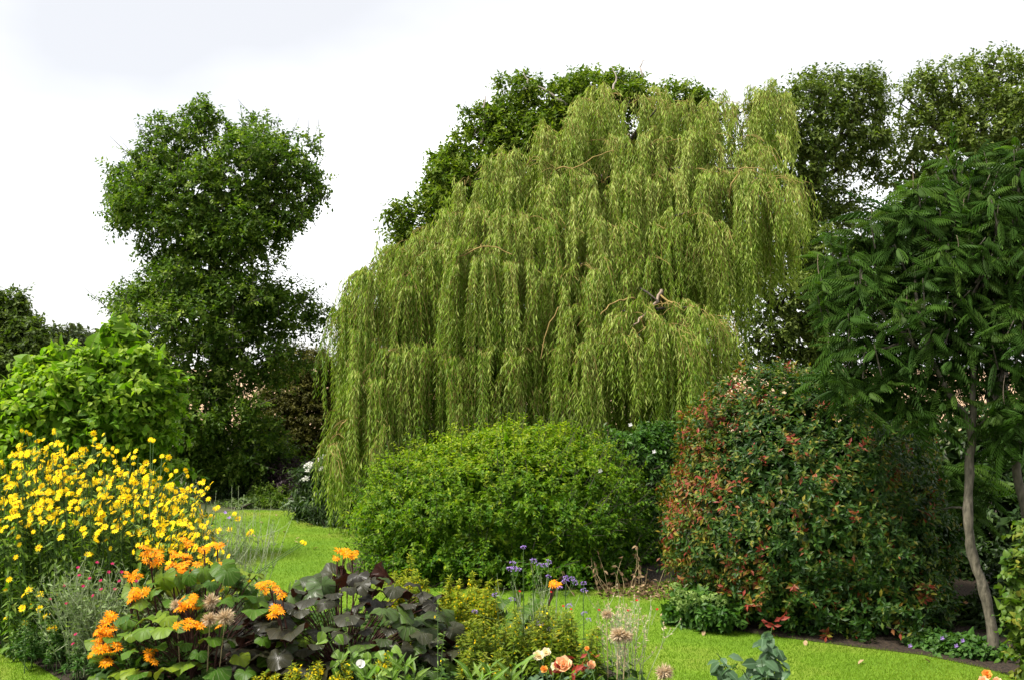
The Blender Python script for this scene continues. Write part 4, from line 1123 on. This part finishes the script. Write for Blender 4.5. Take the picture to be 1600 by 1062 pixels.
def sunflowers(label, base, pxs, yline, d0, d1, nst, zfront, nheads, nleaf, head_n=300, leaf_n=300, lsize=.13, seed_tops=()):
    root = thing('sunflower_clump', label, 'plant', base)
    px = rng.uniform(pxs[0], pxs[1], nst); d = rng.uniform(d0, d1, nst)
    q = (d - d0) / (d1 - d0)
    ztop = W(px, np.interp(px, [p[0] for p in yline], [p[1] for p in yline]), .5 * (d0 + d1))[:, 2]
    ztop = ztop * (zfront + (1 - zfront) * q ** .8) * (1 + .06 * rng.normal(size=nst))
    top = W(px, 575, d); top[:, 2] = ztop
    cen = np.array([base[0], base[1], 0])
    foot = cen + (top * [1, 1, 0] - cen) * .82
    mid = (foot + top) / 2 + rng.normal(size=(nst, 3)) * .05 + (top * [1, 1, 0] - cen * [1, 1, 0]) * -.06
    t = np.linspace(0, 1, 7)[None, :, None]
    SPt = (1 - t) ** 2 * foot[:, None] + 2 * t * (1 - t) * mid[:, None] + t * t * top[:, None]
    stems_mesh(root, 'stems', SPt, np.linspace(.010, .005, 7), M_stem_green)
    # flower stalks and heads
    hs, hn, br = [], [], []
    for i in range(nst):
        for k in range(nheads[0] + rng.integers(0, nheads[1])):
            s = SPt[i, 4 if rng.random() < .45 else 5]
            e = top[i] + np.array([rng.normal() * .10, rng.normal() * .10, -abs(rng.normal()) * .13 + .03])
            br.append(bez(s, s * .4 + e * .6 - [0, 0, .03], e, 5)); hs.append(e); hn.append(nrm(np.array([-.25, -.75, .55]) + rng.normal(size=3) * .42))
    for (x, y, dd) in seed_tops:
        e = W(x, y, dd); hs.append(e); hn.append(np.array([-.1, -.8, .5])); f = SPt[int(np.argmin(np.abs(px - x)))]
        br.append(bez(f[3], (f[4] + e) / 2, e, 5))
    hs = np.array(hs); hn = np.array(hn)
    stems_mesh(root, 'flower_stalks', np.array(br), np.linspace(.005, .003, 5), M_stem_green)
    S = .077 * (.65 + .5 * rng.random(len(hs)))
    ix = front_pick(hs, S, head_n, cell=5)
    for i in ix:
        put_daisy(YM[rng.integers(0, 4)], root, orient(hs[i], hn[i], S[i], rng.random() * 6))
    rest = np.setdiff1d(np.arange(len(hs)), ix)
    if len(rest):
        b = MB()
        for i in rest:
            n_ = nrm(hn[i]); x = nrm(np.cross(n_, [.3, .5, .8])); y = np.cross(n_, x)
            a = np.arange(9) * .698
            add_leaves(b, T_DIA, np.tile(hs[i], (9, 1)), np.cos(a)[:, None] * x + np.sin(a)[:, None] * y, np.tile(n_, (9, 1)), S[i] * .5, rng.random(9))
        b.build('flower_heads', M_yellow, root, kind='stuff')
    # leaves
    li = np.repeat(np.arange(nst), nleaf); u = .12 + .86 * rng.random(len(li))
    uu = u[:, None]
    P = (1 - uu) ** 2 * foot[li] + 2 * uu * (1 - uu) * mid[li] + uu * uu * top[li]
    a = rng.random(len(li)) * 6.283
    D = np.stack([np.cos(a), np.sin(a) - .25, .25 - .7 * rng.random(len(li))], -1)
    S = lsize * (.6 + .6 * rng.random(len(li))) * (1.15 - .45 * u)
    ti = np.clip(.15 + .5 * u + .18 * rng.normal(size=len(li)), 0, 1)
    N = UP + rng.normal(size=D.shape) * .3
    ix = front_pick(P, S, leaf_n, cell=9)
    leaf_parts(root, 'leaf', T_LANCE2, M_sunleaf, P[ix], D[ix], N[ix], S[ix], ti[ix])
    m = np.ones(len(P), bool); m[ix] = False
    b = MB(); add_leaves(b, T_LANCE2, P[m], D[m], N[m], S[m], ti[m]); b.build('foliage', M_sunleaf, root, kind='stuff')
    return root


T_LANCE2 = leaf_tmpl(.34, 3, .3, .4, .4)
sunflowers('big clump of tall yellow daisy like sunflowers filling the left of the bed', ground_at(140, 10.7), (-110, 345), [(-110, 690), (0, 722), (50, 705), (150, 698), (200, 718), (250, 748), (300, 782), (345, 808)], 9.75, 11.5, 310, .68, (2, 3), 30,
           seed_tops=[(235, 686, 10.6), (240, 688, 10.65), (253, 712, 10.5), (275, 735, 10.6), (42, 710, 10.3), (33, 708, 10.2), (15, 712, 10.4), (148, 685, 10.5), (155, 697, 10.5), (182, 704, 10.6), (95, 694, 10.4), (366, 802, 10.6), (372, 810, 10.6), (392, 830, 10.5), (388, 834, 10.5), (340, 792, 10.6), (472, 846, 10.4), (476, 848, 10.4), (60, 855, 9.8), (28, 838, 9.8), (152, 832, 9.8), (130, 826, 9.8), (52, 830, 9.8), (30, 850, 9.8), (25, 870, 9.75), (253, 835, 9.8)])
sunflowers('short clump of dark eyed yellow daisies at the lower left corner of the bed', ground_at(45, 9.95), (5, 85), [(0, 930), (40, 918), (90, 945)], 9.6, 10.0, 26, .9, (0, 2), 16, leaf_n=120, lsize=.11,
           seed_tops=[(45, 921, 9.6), (63, 928, 9.6), (35, 950, 9.55), (62, 950, 9.6), (76, 983, 9.5), (15, 905, 9.7)])

# --- silvery rose campion and other branching wiry plants
def wiry(name, label, cat, base, fan, n, height, mat, leafmat, leaf_s, flowers, fmat, fsize=.026, forks=3, buds=True, dens=3, bmat=None, lean=.35, group=None):
    root = thing(name, label, cat, base, group)
    P3, R3, ends = [], [], []
    for i in range(n):
        a = base + np.array([rng.normal() * fan[0] * .35, rng.normal() * fan[1] * .35, 0])
        h = height * (.55 + .45 * rng.random() ** .7)
        e = a + np.array([rng.normal() * fan[0] * lean * 1.6, rng.normal() * fan[1] * lean * 1.6, h])
        pts = bez(a, a * .45 + e * .55 + np.array([0, 0, .1 * h]), e, 7)
        P3.append(pts); R3.append(np.linspace(.0040, .0019, 7)); ends.append(e)
        for f in range(forks):
            s = pts[rng.integers(2, 6)]
            q = s + np.array([rng.normal() * .09, rng.normal() * .09, .10 + .16 * rng.random()]) * (height / .8)
            p2 = bez(s, s * .5 + q * .5 + np.array([(q - s)[0] * .25, 0, -.01]), q, 7)
            P3.append(p2); R3.append(np.linspace(.0027, .0015, 7)); ends.append(q)
    P3 = np.array(P3); R3 = np.array(R3); ends = np.array(ends)
    stems_mesh(root, 'stems', P3, R3, mat, 3)
    k = len(P3) * dens
    ii = rng.integers(0, len(P3), k); jj = rng.integers(0, 6, k)
    Pl = P3[ii, jj]; D = rnd_unit(k); D[:, 2] = np.abs(D[:, 2]) * .7
    b = MB(); add_leaves(b, T_LANCE, Pl, D, rnd_unit(k), leaf_s * (.5 + .7 * rng.random(k)), rng.random(k))
    if buds:
        add_leaves(b, T_DIA, ends - [0, 0, .008], np.tile(UP, (len(ends), 1)) + rnd_unit(len(ends)) * .3, rnd_unit(len(ends)), .022, rng.random(len(ends)))
        add_leaves(b, T_DIA, ends - [0, 0, .008], np.tile(UP, (len(ends), 1)) + rnd_unit(len(ends)) * .3, rnd_unit(len(ends)), .022, rng.random(len(ends)))
    b.build('foliage', leafmat, root, kind='stuff')
    fme = MB(); Tw, P, D, N, S = petal_ring(5, .5, 1.7, .15); add_leaves(fme, Tw, P, D, N, S, rng.random(5)); fme = fme.mesh('flower', fmat) if flowers else None
    for (x, y, d) in flowers:
        c = W(x, y, d)
        put('flower', fme, root, orient(c, [rng.normal() * .2, -.55, .8], fsize * 2, rng.random() * 6))
        i = int(np.argmin(np.linalg.norm((ends - c) * [1, .4, 1], axis=1)))
        b = MB(); b.add(*tubes(bez(ends[i] - [0, 0, .12], (ends[i] + c) / 2 - [0, 0, .04], c, 5), np.linspace(.003, .002, 5), 3)); b.build('flower_stalk', mat, root)
    return root


wiry('rose_campion', 'silvery grey wiry plant dotted with small magenta flowers', 'plant', ground_at(158, 9.35), (.42, .3), 80, .86, M_stem_silver, M_silver, .06,
     [(152, 878, 9.2), (122, 886, 9.2), (124, 898, 9.1), (100, 914, 9.2), (130, 915, 9.1), (157, 906, 9.2), (158, 920, 9.1), (140, 903, 9.2), (78, 936, 9.2), (104, 942, 9.1), (186, 907, 9.1), (190, 893, 9.2), (118, 990, 8.9), (114, 1005, 8.9), (176, 880, 9.2), (170, 893, 9.1), (213, 907, 9.0), (145, 930, 9.1), (180, 920, 9)], M_magenta, fsize=.018, dens=9)
wiry('gypsophila', 'hazy greyish wiry plant at the right end of the yellow sunflowers', 'plant', ground_at(362, 10.5), (.34, .3), 50, 1.25, M_stem_silver, M_silver, .04, [(352, 800, 10.2), (358, 808, 10.2)], M_lilac, fsize=.02, dens=5, lean=.3)
tan = wiry('rose_campion', 'seeding straw coloured wiry plant with few red flowers against the lawn', 'plant', ground_at(985, 8.65), (.20, .2), 30, .80, M_stem_silver, M_puff, .03, [(995, 937, 8.5), (981, 953, 8.5), (1027, 951, 8.5), (936, 952, 8.6)], M_redpet, fsize=.013, dens=6)
wiry('rose_campion', 'thin grey stems with red flowers among the purple verbena', 'plant', ground_at(855, 9.4), (.28, .2), 16, .80, M_stem_silver, M_silver, .03, [(812, 923, 9.2), (861, 924, 9.2), (892, 951, 9.0), (880, 946, 9.1)], M_redpet, fsize=.013, dens=4)

# --- ligularias
def lig_leaf(k=17):
    th = np.linspace(-2.75, 2.75, k)
    rr = .5 * (.80 + .20 * np.cos(th * .5)) * (1 + .035 * np.cos(th * 9 + rng.random() * 6)) * np.where(np.abs(th) > 2.5, .82, 1)
    V = [(0, 0, -.03)]; uv = [(0, 0)]
    ph = rng.random() * 6
    for f in (.55, 1.0):
        for t_, r in zip(th, rr):
            r_ = r * f
            z = .13 * f * f * math.sin(t_ * 2.5 + ph) - .5 * r_ * r_ + .055 * f * math.sin(t_ * 6 + ph * 2) - .16 * abs(math.sin(t_)) * f * f * .5
            V.append((r_ * math.sin(t_), r_ * math.cos(t_), z)); uv.append((abs(t_) / math.pi, f))
    Fc = []
    for i in range(k - 1):
        a, b_ = 1 + i, 2 + i; c, d = 1 + k + i, 2 + k + i
        Fc += [(0, b_, a), (a, b_, d), (a, d, c)]
    return np.array(V, float), np.array(Fc), np.array(uv, float)


LIG = [lig_leaf() for _ in range(5)]
OM = [daisy_mesh('flower_head', [M_orange, M_oeye], 11, .46, .62, -.12 + .12 * i, .15) for i in range(3)]


def ligularia(label, base, C, R, n, size, mat, stalk_mat, clusters, tint=(.3, .2), puffs=(), tintfn=None):
    root = thing('ligularia', label, 'plant', base)
    # leaves on a dome
    v = []
    while len(v) < n:
        c = rnd_unit(1)[0]
        if c[2] > -.35 and c[1] < .55:
            if all(np.linalg.norm(c - w) > .42 / math.sqrt(n / 18) for w in v) or rng.random() < .02:
                v.append(c)
    v = np.array(v)
    P = C + R * v * (.82 + .22 * rng.random((n, 1)))
    P[:, 2] = np.maximum(P[:, 2], .12)
    D = nrm(v * [1, 1, .1] + np.array([0, -.2, -.22]) + rng.normal(size=(n, 3)) * .35)
    N = nrm(v * .45 + UP * .95 + np.array([0, -.08, 0]) + rng.normal(size=(n, 3)) * .26)
    S = size * (.6 + .65 * rng.random(n)) * (1.1 - .25 * (P[:, 2] > C[2] + .25))
    ti = np.clip(tint[0] + tint[1] * rng.normal(size=n), 0, 1) if tintfn is None else tintfn(P)
    X, D, Z = basis(D, N)
    cache = {}
    for i in range(n):
        key = (int(rng.integers(0, 5)), int(ti[i] * 7.99))
        if key not in cache:
            b = MB(); add_leaves(b, LIG[key[0]], np.zeros((1, 3)), np.array([[0, 1., 0]]), np.array([[0, 0, 1.]]), 1, (key[1] + .5) / 8); cache[key] = b.mesh('leaf', mat, smooth=True)
        s = S[i]
        M = Matrix(((X[i][0] * s, D[i][0] * s, Z[i][0] * s, P[i][0]), (X[i][1] * s, D[i][1] * s, Z[i][1] * s, P[i][1]), (X[i][2] * s, D[i][2] * s, Z[i][2] * s, P[i][2]), (0, 0, 0, 1)))
        put('leaf', cache[key], root, M)
    st = np.array([bez(base + rng.normal(size=3) * [.08, .08, 0], base + (p - base) * [.45, .45, .75], p - [0, 0, .01], 6) for p in P])
    stems_mesh(root, 'leaf_stalks', st, np.linspace(.006, .0035, 6), stalk_mat)
    for (x, y, nh, sx, sy, d) in clusters:
        c = W(x, y, d); m = d / F
        fb_ = c * [1, 1, 0] + (base - c) * [.35, .35, 0]
        foot = np.array([fb_[0], fb_[1], .05])
        tip = c - np.array([0, 0, sy * m * .4])
        main = bez(foot, foot * .35 + c * .65 + [rng.normal() * .04, 0, -.1], tip, 9)
        b = MB(); b.add(*tubes(main, np.linspace(.010, .006, 9), 5))
        for k in range(nh):
            e = c + np.array([rng.uniform(-1, 1) * sx * m, rng.uniform(-1, .6) * .07, rng.uniform(-1, 1) * sy * m])
            s = main[rng.integers(6, 9)]
            b.add(*tubes(bez(s, (s + e) / 2 + np.array([0, 0, -.015]), e - [0, 0, .006], 5), np.linspace(.004, .0025, 5), 4))
            put_daisy(OM[rng.integers(0, 3)], root, orient(e, np.array([rng.normal() * .35, -.42 + rng.normal() * .25, .85]), .092 * (.75 + .4 * rng.random()), rng.random() * 6))
        b.build('flower_stalk', M_stem_purple, root, smooth=True)
    for (x, y, r, d) in puffs:
        seed_puff(root, W(x, y, d), r * d / F, base)
    return root


def seed_puff(root, c, r, base, n=260):
    v = rnd_unit(n); v[:, 2] = v[:, 2] * .8 + .15
    b = MB(); Tn = (T_DIA[0] * [.07, 1, 1], T_DIA[1], T_DIA[2])
    add_leaves(b, Tn, np.tile(c, (n, 1)) + v * r * .1, v, rnd_unit(n), r * (.75 + .4 * rng.random(n)), rng.random(n))
    b.build('seed_head', M_puff, root)
    b = MB(); f = c * [1, 1, 0] + (np.asarray(base) - c) * [.3, .3, 0]
    b.add(*tubes(bez(f, f * .4 + c * .6, c, 6), np.linspace(.005, .003, 6), 4)); b.build('seed_stalk', M_stem_straw, root)


def dark_t(P):
    px, py = pix(P)
    return np.clip(.28 + .2 * rng.normal(size=len(P)) + .5 * (px > 575) * (py > 950) * (rng.random(len(P)) < .7) + .5 * (rng.random(len(P)) < .12), 0, .99)


ligularia('mound of large dark purplish leaves in the middle of the front bed', ground_at(540, 9.1), W(542, 1035, 9.1), np.array([1.0, .8, .74]), 215, .265, M_lig_dark, M_stem_purple,
          [(422, 915, 6, 14, 7, 8.6), (441, 925, 2, 6, 5, 8.55), (437, 953, 4, 10, 6, 8.5), (528, 872, 2, 5, 4, 9.4), (537, 863, 4, 9, 3, 9.4), (549, 865, 4, 8, 4, 9.4)], tintfn=dark_t)
ligularia('green leaved ligularia covered in orange daisy clusters, left of the dark purplish mound', ground_at(310, 9.0), W(318, 1035, 9.0), np.array([.84, .78, .80]), 165, .225, M_lig_green, M_stem_purple,
          [(235, 865, 10, 18, 14, 8.9), (290, 848, 3, 7, 6, 9.4), (268, 863, 3, 8, 4, 9.3), (270, 882, 4, 11, 5, 9.1), (290, 869, 4, 11, 4, 9.2), (298, 886, 7, 13, 9, 9.0), (286, 896, 2, 6, 4, 9), (319, 857, 2, 6, 3, 9.4), (339, 852, 3, 8, 3, 9.5), (346, 881, 2, 5, 4, 9.3),
           (203, 895, 5, 12, 8, 8.8), (203, 928, 7, 14, 10, 8.7), (223, 926, 2, 6, 4, 8.7), (298, 942, 12, 20, 14, 8.5), (298, 970, 8, 20, 7, 8.4), (345, 976, 1, 3, 3, 8.4), (172, 960, 4, 9, 4, 8.6), (166, 977, 7, 14, 8, 8.55), (160, 1000, 9, 14, 12, 8.5), (165, 1018, 11, 22, 13, 8.45), (238, 1022, 6, 15, 9, 8.4)],
          tint=(.45, .25), puffs=[(352, 964, 15, 8.4), (328, 968, 13, 8.4), (330, 940, 14, 8.6), (275, 945, 10, 8.6)])
ligularia('few broad plain green leaves rising behind the yellow spires', ground_at(800, 9.7), W(800, 985, 9.7), np.array([.30, .3, .30]), 15, .27, M_lig_green, M_stem_green, [(863, 912, 5, 9, 3, 9.4)], tint=(.3, .12))

# --- yellow green spires and feathery stuff
def spires(name, label, cat, base, tops, extra, mat, fmat, leaf_s, height_px, group=None, n_whorl=13, per=5, flower=.35, spread=1.0):
    root = thing(name, label, cat, base, group)
    tops = list(tops)
    for (x0, x1, y0, y1, d0, d1, n) in extra:
        for _ in range(n):
            tops.append((rng.uniform(x0, x1), rng.uniform(y0, y1), rng.uniform(d0, d1)))
    for (x, y, d) in tops:
        e = W(x, y, d); f = np.array([e[0] * .85 + base[0] * .15 + rng.normal() * .03, e[1] + rng.normal() * .05, .02])
        if e[2] < .2:
            continue
        pts = bez(f, f * .5 + e * .5 + [rng.normal() * .04, 0, .05], e, 8)
        b = MB(); b.add(*tubes(pts, np.linspace(.005, .002, 8), 3), mi=2)
        m = n_whorl * per
        u = 1 - .75 * rng.random(m) ** 1.15
        idx = u * 7; i0 = np.minimum(idx.astype(int), 6); fr = (idx - i0)[:, None]
        P = pts[i0] * (1 - fr) + pts[i0 + 1] * fr
        D = rnd_unit(m); D[:, 2] = D[:, 2] * .4 + .35
        add_leaves(b, T_LANCE if leaf_s > .03 else T_DIA, P, D, UP + rnd_unit(m) * .5, leaf_s * (1.25 - .8 * u) * (.6 + .7 * rng.random(m)) * 1.3, np.clip(.15 + .6 * u + .2 * rng.normal(size=m), 0, 1))
        k = int(m * flower); u = rng.random(k) ** .7; i0 = np.minimum((u * 4).astype(int) + 3, 7)
        add_leaves(b, T_DIA, pts[i0] + rnd_unit(k) * leaf_s * .55, rnd_unit(k), rnd_unit(k) + [0, -1, .5], .026, rng.random(k), mi=1)
        b.build('flower_stem', [mat, fmat, M_stem_green], root)
    return root


spires('loosestrife', 'yellow green spires in front of the round bush, right of the dark leaves', 'plant', ground_at(690, 9.9), [(640, 868, 9.9), (616, 893, 9.8), (632, 890, 9.9), (652, 892, 9.8), (665, 905, 9.8), (700, 915, 10), (718, 905, 10), (738, 893, 10), (748, 905, 10), (765, 908, 9.9), (778, 905, 9.9), (703, 900, 10)],
       [(610, 670, 895, 935, 9.5, 9.9, 14), (680, 780, 915, 955, 9.5, 10, 26), (640, 740, 940, 1000, 9.2, 9.6, 12)], M_loose, M_yellow, .07, 0, flower=.1, n_whorl=26, per=7)
spires('feathery_perennial', 'soft feathery yellow green plant filling the bed behind the peach roses', 'plant', ground_at(830, 8.9), [], [(715, 800, 965, 1020, 8.6, 9.1, 22), (800, 900, 945, 1000, 8.7, 9.3, 34), (860, 935, 975, 1030, 8.5, 8.9, 18), (720, 800, 1010, 1050, 8.2, 8.6, 12)], M_dill, M_yellow, .07, 0, per=9, flower=.05)
spires('alchemilla', 'low frothy yellow green plant at the bottom edge below dark leaves', 'plant', ground_at(470, 8.2), [], [(395, 450, 1040, 1066, 8.1, 8.4, 10), (450, 560, 1028, 1058, 8.0, 8.4, 22), (590, 625, 1014, 1035, 8.2, 8.4, 7)], M_loose, M_yellow, .05, 0, flower=.2)
spires('tall_weed', 'single thin leafy weed stem rising in front of the dark leaves', 'plant', ground_at(692, 8.1), [(684, 942, 8.2), (694, 985, 8.15), (540, 965, 8.3)], [], M_shoot, M_yellow, .05, 0, n_whorl=8, per=4, flower=.05)
spires('grey_filler_plant', 'grey green leafy plant hugging the edge of lower left lawn', 'plant', ground_at(120, 9.3), [], [(20, 110, 965, 1020, 9.3, 9.7, 26), (100, 190, 1010, 1045, 8.9, 9.2, 20), (200, 260, 960, 1040, 8.7, 9, 18)], M_geran, M_silver, .06, 0, flower=.3)

# --- bindweed with a white trumpet and lance leaved shoots
bw = thing('bindweed', 'bright green heart leaved climber with one white trumpet flower', 'plant', ground_at(560, 8.3))
px = np.concatenate([rng.uniform(520, 612, 60), [505, 527, 533, 513]]); py = np.concatenate([rng.uniform(1012, 1055, 60), [985, 990, 992, 1000]])
P = W(px, py, 8.2 + .25 * rng.random(64)); D = rnd_unit(64) * [1, .4, .5] - [0, .3, .4]; N = UP * .8 + rnd_unit(64) * .5 - [0, .5, 0]
leaf_parts(bw, 'leaf', T_HEART, M_bind, P, D, N, .085 * (.7 + .5 * rng.random(64)), rng.random(64))
stems_mesh(bw, 'stems', np.array([bez(org(bw) + rng.normal(size=3) * [.2, .1, 0], (org(bw) + p) / 2 + rnd_unit(1)[0] * .06, p, 6) for p in P]), np.linspace(.004, .002, 6), M_stem_green, 3)
c = W(563, 1037, 8.05); b = MB(); a = np.linspace(0, 2 * math.pi, 13)[:-1]
nn = nrm(np.array([.2, -.75, .6])); x = nrm(np.cross(nn, UP)); y = np.cross(x, nn)
r1 = c + .034 * (np.cos(a)[:, None] * x + np.sin(a)[:, None] * y) + nn * .012; r0 = c - nn * .03 + .006 * (np.cos(a)[:, None] * x + np.sin(a)[:, None] * y)
i = np.arange(12); j = (i + 1) % 12
b.add(np.vstack([r0, r1]), np.vstack([np.stack([i, j, j + 12], -1), np.stack([i, j + 12, i + 12], -1)])); b.build('flower', M_white, bw, smooth=True)


def lance_shoots(label, base, tips, k=11, s=.16, mat=M_shoot):
    root = thing('lance_leaved_plant', label, 'plant', base)
    for (x, y, d) in tips:
        e = W(x, y, d); f = np.array([e[0] + rng.normal() * .05, e[1] + .05, 0])
        pts = bez(f, (f + e) / 2 + rnd_unit(1)[0] * .03, e, 6)
        b = MB(); b.add(*tubes(pts, np.linspace(.006, .003, 6), 4)); b.build('stem', M_stem_green, root)
        u = np.linspace(.35, 1, k); i0 = np.minimum((u * 5).astype(int), 4); fr = (u * 5 - i0)[:, None]
        P = pts[i0] * (1 - fr) + pts[i0 + 1] * fr
        a = np.arange(k) * 2.4 + rng.random() * 6
        D = np.stack([np.cos(a), np.sin(a) * .7 - .2, .5 + .9 * u ** 3], -1)
        leaf_parts(root, 'leaf', T_LANCE, mat, P, D, UP * .6 + rnd_unit(k) * .4 - [0, .4, 0], s * (.7 + .4 * rng.random(k)), np.clip(.5 + .25 * rng.normal(size=k), 0, 1))
    return root


lance_shoots('fresh bright green lance leaved shoots at bottom edge beside the white trumpet flower', ground_at(610, 8.0), [(632, 1035, 7.9), (612, 1050, 7.9), (590, 1052, 7.95), (648, 1050, 7.9), (570, 1058, 7.9), (620, 1040, 8.0)])
lance_shoots('lance leaved stems at the bottom edge left of the peach roses', ground_at(780, 7.9), [(765, 1045, 7.9), (800, 1050, 7.9), (735, 1052, 7.95), (815, 1040, 8.0), (750, 1058, 7.8)])

# --- verbena
VH = []
for q in range(2):
    b = MB(); v = rnd_unit(30); v[:, 2] = np.abs(v[:, 2]) * .6
    add_leaves(b, T_DIA, v * [.4, .4, .3], v + rnd_unit(30) * .3, rnd_unit(30) * .4 + v, .26, rng.random(30)); VH.append(b.mesh('flower_head', M_lilac))


def verbena(label, foot_px, d, heads):
    base = ground_at(foot_px, d)
    root = thing('verbena', label, 'plant', base, 'purple verbena stems in the front bed')
    hw = [W(x, y, d + rng.normal() * .04) for x, y in heads]
    top = max(hw, key=lambda p: p[2])
    fork = np.array([base[0] * .25 + top[0] * .75, d, top[2] - .16])
    b = MB(); b.add(*tubes(bez(base, (base + fork) / 2 + [.02, 0, 0], fork, 8), np.linspace(.005, .0035, 8), 4)); b.build('stem', M_stem_green, root)
    for p in hw:
        s = fork - [0, 0, max(0, fork[2] - p[2] + .07)] if p[2] < fork[2] + .05 else fork
        b = MB(); b.add(*tubes(bez(s, (s + p) / 2 + [(p - s)[0] * .2, 0, -.02], p, 6), np.linspace(.0032, .002, 6), 3)); b.build('flower_stalk', M_stem_green, root)
        put('flower_head', VH[rng.integers(0, 2)], root, orient(p, [rng.normal() * .15, -.3, 1], .052 * (.8 + .4 * rng.random()), rng.random() * 6))


verbena('tallest purple verbena with its single top head before the round bush', 815, 9.2, [(818, 855)])
verbena('purple verbena with small heads clustered left of the tallest one', 805, 9.25, [(801, 879), (803, 887), (810, 890), (797, 889)])
verbena('purple verbena with a row of three heads right of the tallest one', 832, 9.3, [(833, 876), (843, 882), (851, 883)])
verbena('purple verbena leaning over the orange flower with two heads', 852, 9.3, [(857, 877), (857, 900)])
verbena('purple verbena with five heads clustered right of the orange flower', 880, 9.2, [(885, 902), (894, 903), (884, 908), (897, 909), (875, 918)])
verbena('purple verbena with two large heads standing against the lawn', 908, 9.1, [(912, 911), (913, 922)])
verbena('faded verbena with small grey heads low against the lawn', 912, 8.9, [(913, 958), (920, 968), (889, 946)])
verbena('faded verbena in front of the broad plain green leaves', 790, 9.2, [(774, 929), (800, 936), (742, 955)])
verbena('short purple verbena head above the feathery plant', 850, 8.8, [(858, 982), (844, 974)])

# --- roses
def bloom(root, c, r, mat, n=(nrm(np.array([-.1, -.7, .65])))):
    n = nrm(np.asarray(n, float)); x = nrm(np.cross(n, UP + .01)); y = np.cross(x, n)
    b = MB()
    for (k, rad, up, s) in [(6, .40, .25, .85), (6, .26, .7, .75), (5, .14, 1.3, .65), (4, .05, 2.4, .5)]:
        a = np.arange(k) * 2 * math.pi / k + rng.random() * 6
        ra = np.cos(a)[:, None] * x + np.sin(a)[:, None] * y
        D = ra + n * up + rng.normal(size=ra.shape) * .1
        add_leaves(b, ROSEP, c + ra * r * rad * .6 - n * r * .25, D, n - ra * up + rng.normal(size=ra.shape) * .05, r * s, rng.random(k))
    b.build('bloom', mat, root, smooth=True)


_rp = leaf_tmpl(1.1, 3, -.25, -.25, .62, .6)
ROSEP = _rp


def rose(label, base, stems, blooms, red=(), leaf_s=.075, mat=M_roseleaf, per=9):
    root = thing('rose_bush', label, 'shrub', base)
    ends = []
    for (x, y, d) in stems:
        e = W(x, y, d); f = base + np.array([rng.normal() * .06, rng.normal() * .05, 0])
        pts = bez(f, f * .4 + e * .6 + rng.normal(size=3) * .04, e, 8); ends.append(e)
        b = MB(); b.add(*tubes(pts, np.linspace(.007, .003, 8), 5)); b.build('stem', M_stem_green, root, smooth=True)
        u = .5 + .5 * rng.random(per); i0 = np.minimum((u * 7).astype(int), 6)
        P = pts[i0] + rng.normal(size=(per, 3)) * .035
        leaf_parts(root, 'leaf', T_ROSE, mat, P, rnd_unit(per) * [1, .6, .4] - [0, .2, .35], UP * .7 + rnd_unit(per) * .5 - [0, .35, 0], leaf_s * (.75 + .5 * rng.random(per)), np.clip(.6 + .25 * rng.normal(size=per), 0, 1))
    for (x, y, d, k) in red:
        c = W(x, y, d); i = int(np.argmin([np.linalg.norm(c - e) for e in ends]))
        P = c + rng.normal(size=(k, 3)) * .03
        leaf_parts(root, 'young_leaf', T_OVAL, M_redleaf, P, rnd_unit(k) * [1, .5, .5] + [0, -.2, .45], rnd_unit(k) - [0, .6, 0], .055 + .03 * rng.random(k), rng.random(k))
    for (x, y, d, r, m_) in blooms:
        c = W(x, y, d); bloom(root, c, r * d / F, m_)
        i = int(np.argmin([np.linalg.norm(c - e) for e in ends])); s = ends[i] - [0, 0, .1]
        b = MB(); b.add(*tubes(bez(s, (s + c) / 2, c - [0, 0, .01], 5), np.linspace(.004, .003, 5), 4)); b.build('flower_stalk', M_stem_green, root)
    return root


T_ROSE = leaf_tmpl(.68, 3, .2, .2, .45, .8)
rose('rose bush with several peach and cream blooms and reddish young leaves', ground_at(870, 8.0), [(845, 1030, 8.1), (880, 1045, 8.0), (912, 1040, 8.05), (930, 1045, 8.1), (860, 1055, 7.9), (895, 1058, 7.9), (940, 1058, 8), (835, 1058, 8), (905, 1062, 7.9)],
     [(841, 1023, 8.0, 9, M_cream), (853, 1018, 8.05, 8, M_cream), (880, 1036, 7.9, 14, M_peach), (868, 1040, 7.9, 8, M_cream), (850, 1044, 7.9, 6, M_orose), (924, 1037, 7.95, 7, M_peach), (917, 1012, 8.3, 4, M_orose)],
     red=[(905, 1033, 7.95, 6), (868, 1050, 7.85, 6), (910, 1047, 7.85, 8), (890, 1052, 7.85, 6), (925, 1028, 8, 4)])
rose('rose stems with blue green leaves and one red young shoot before the lawn', ground_at(1175, 7.8), [(1207, 978, 7.9), (1208, 1005, 7.85), (1120, 1020, 7.8), (1170, 1028, 7.8), (1130, 1035, 7.8), (1190, 1030, 7.8), (1215, 1025, 7.85), (1160, 1045, 7.7), (1200, 1050, 7.7), (1120, 1052, 7.7), (1228, 1045, 7.8), (1180, 1058, 7.7)],
     [], red=[(1206, 972, 7.9, 5), (1212, 980, 7.9, 4)], leaf_s=.10, per=15)
rose('peach rose bloom poking up at the bottom right corner', ground_at(1545, 7.9), [(1545, 1062, 8.0), (1530, 1072, 7.9), (1562, 1066, 8.0)], [(1542, 1052, 8.0, 8, M_orose), (1537, 1062, 7.95, 8, M_peach), (1558, 1064, 7.95, 8, M_peach)], leaf_s=.06, per=6)

puffs = thing('clematis', 'fluffy straw coloured seed heads standing left of seeding wiry plant', 'plant', ground_at(955, 8.5))
for (x, y, r, d) in [(948, 960, 11, 8.5), (966, 992, 17, 8.4), (978, 994, 14, 8.4), (1038, 1050, 17, 8.2)]:
    seed_puff(puffs, W(x, y, d), .85 * r * d / F, org(puffs))
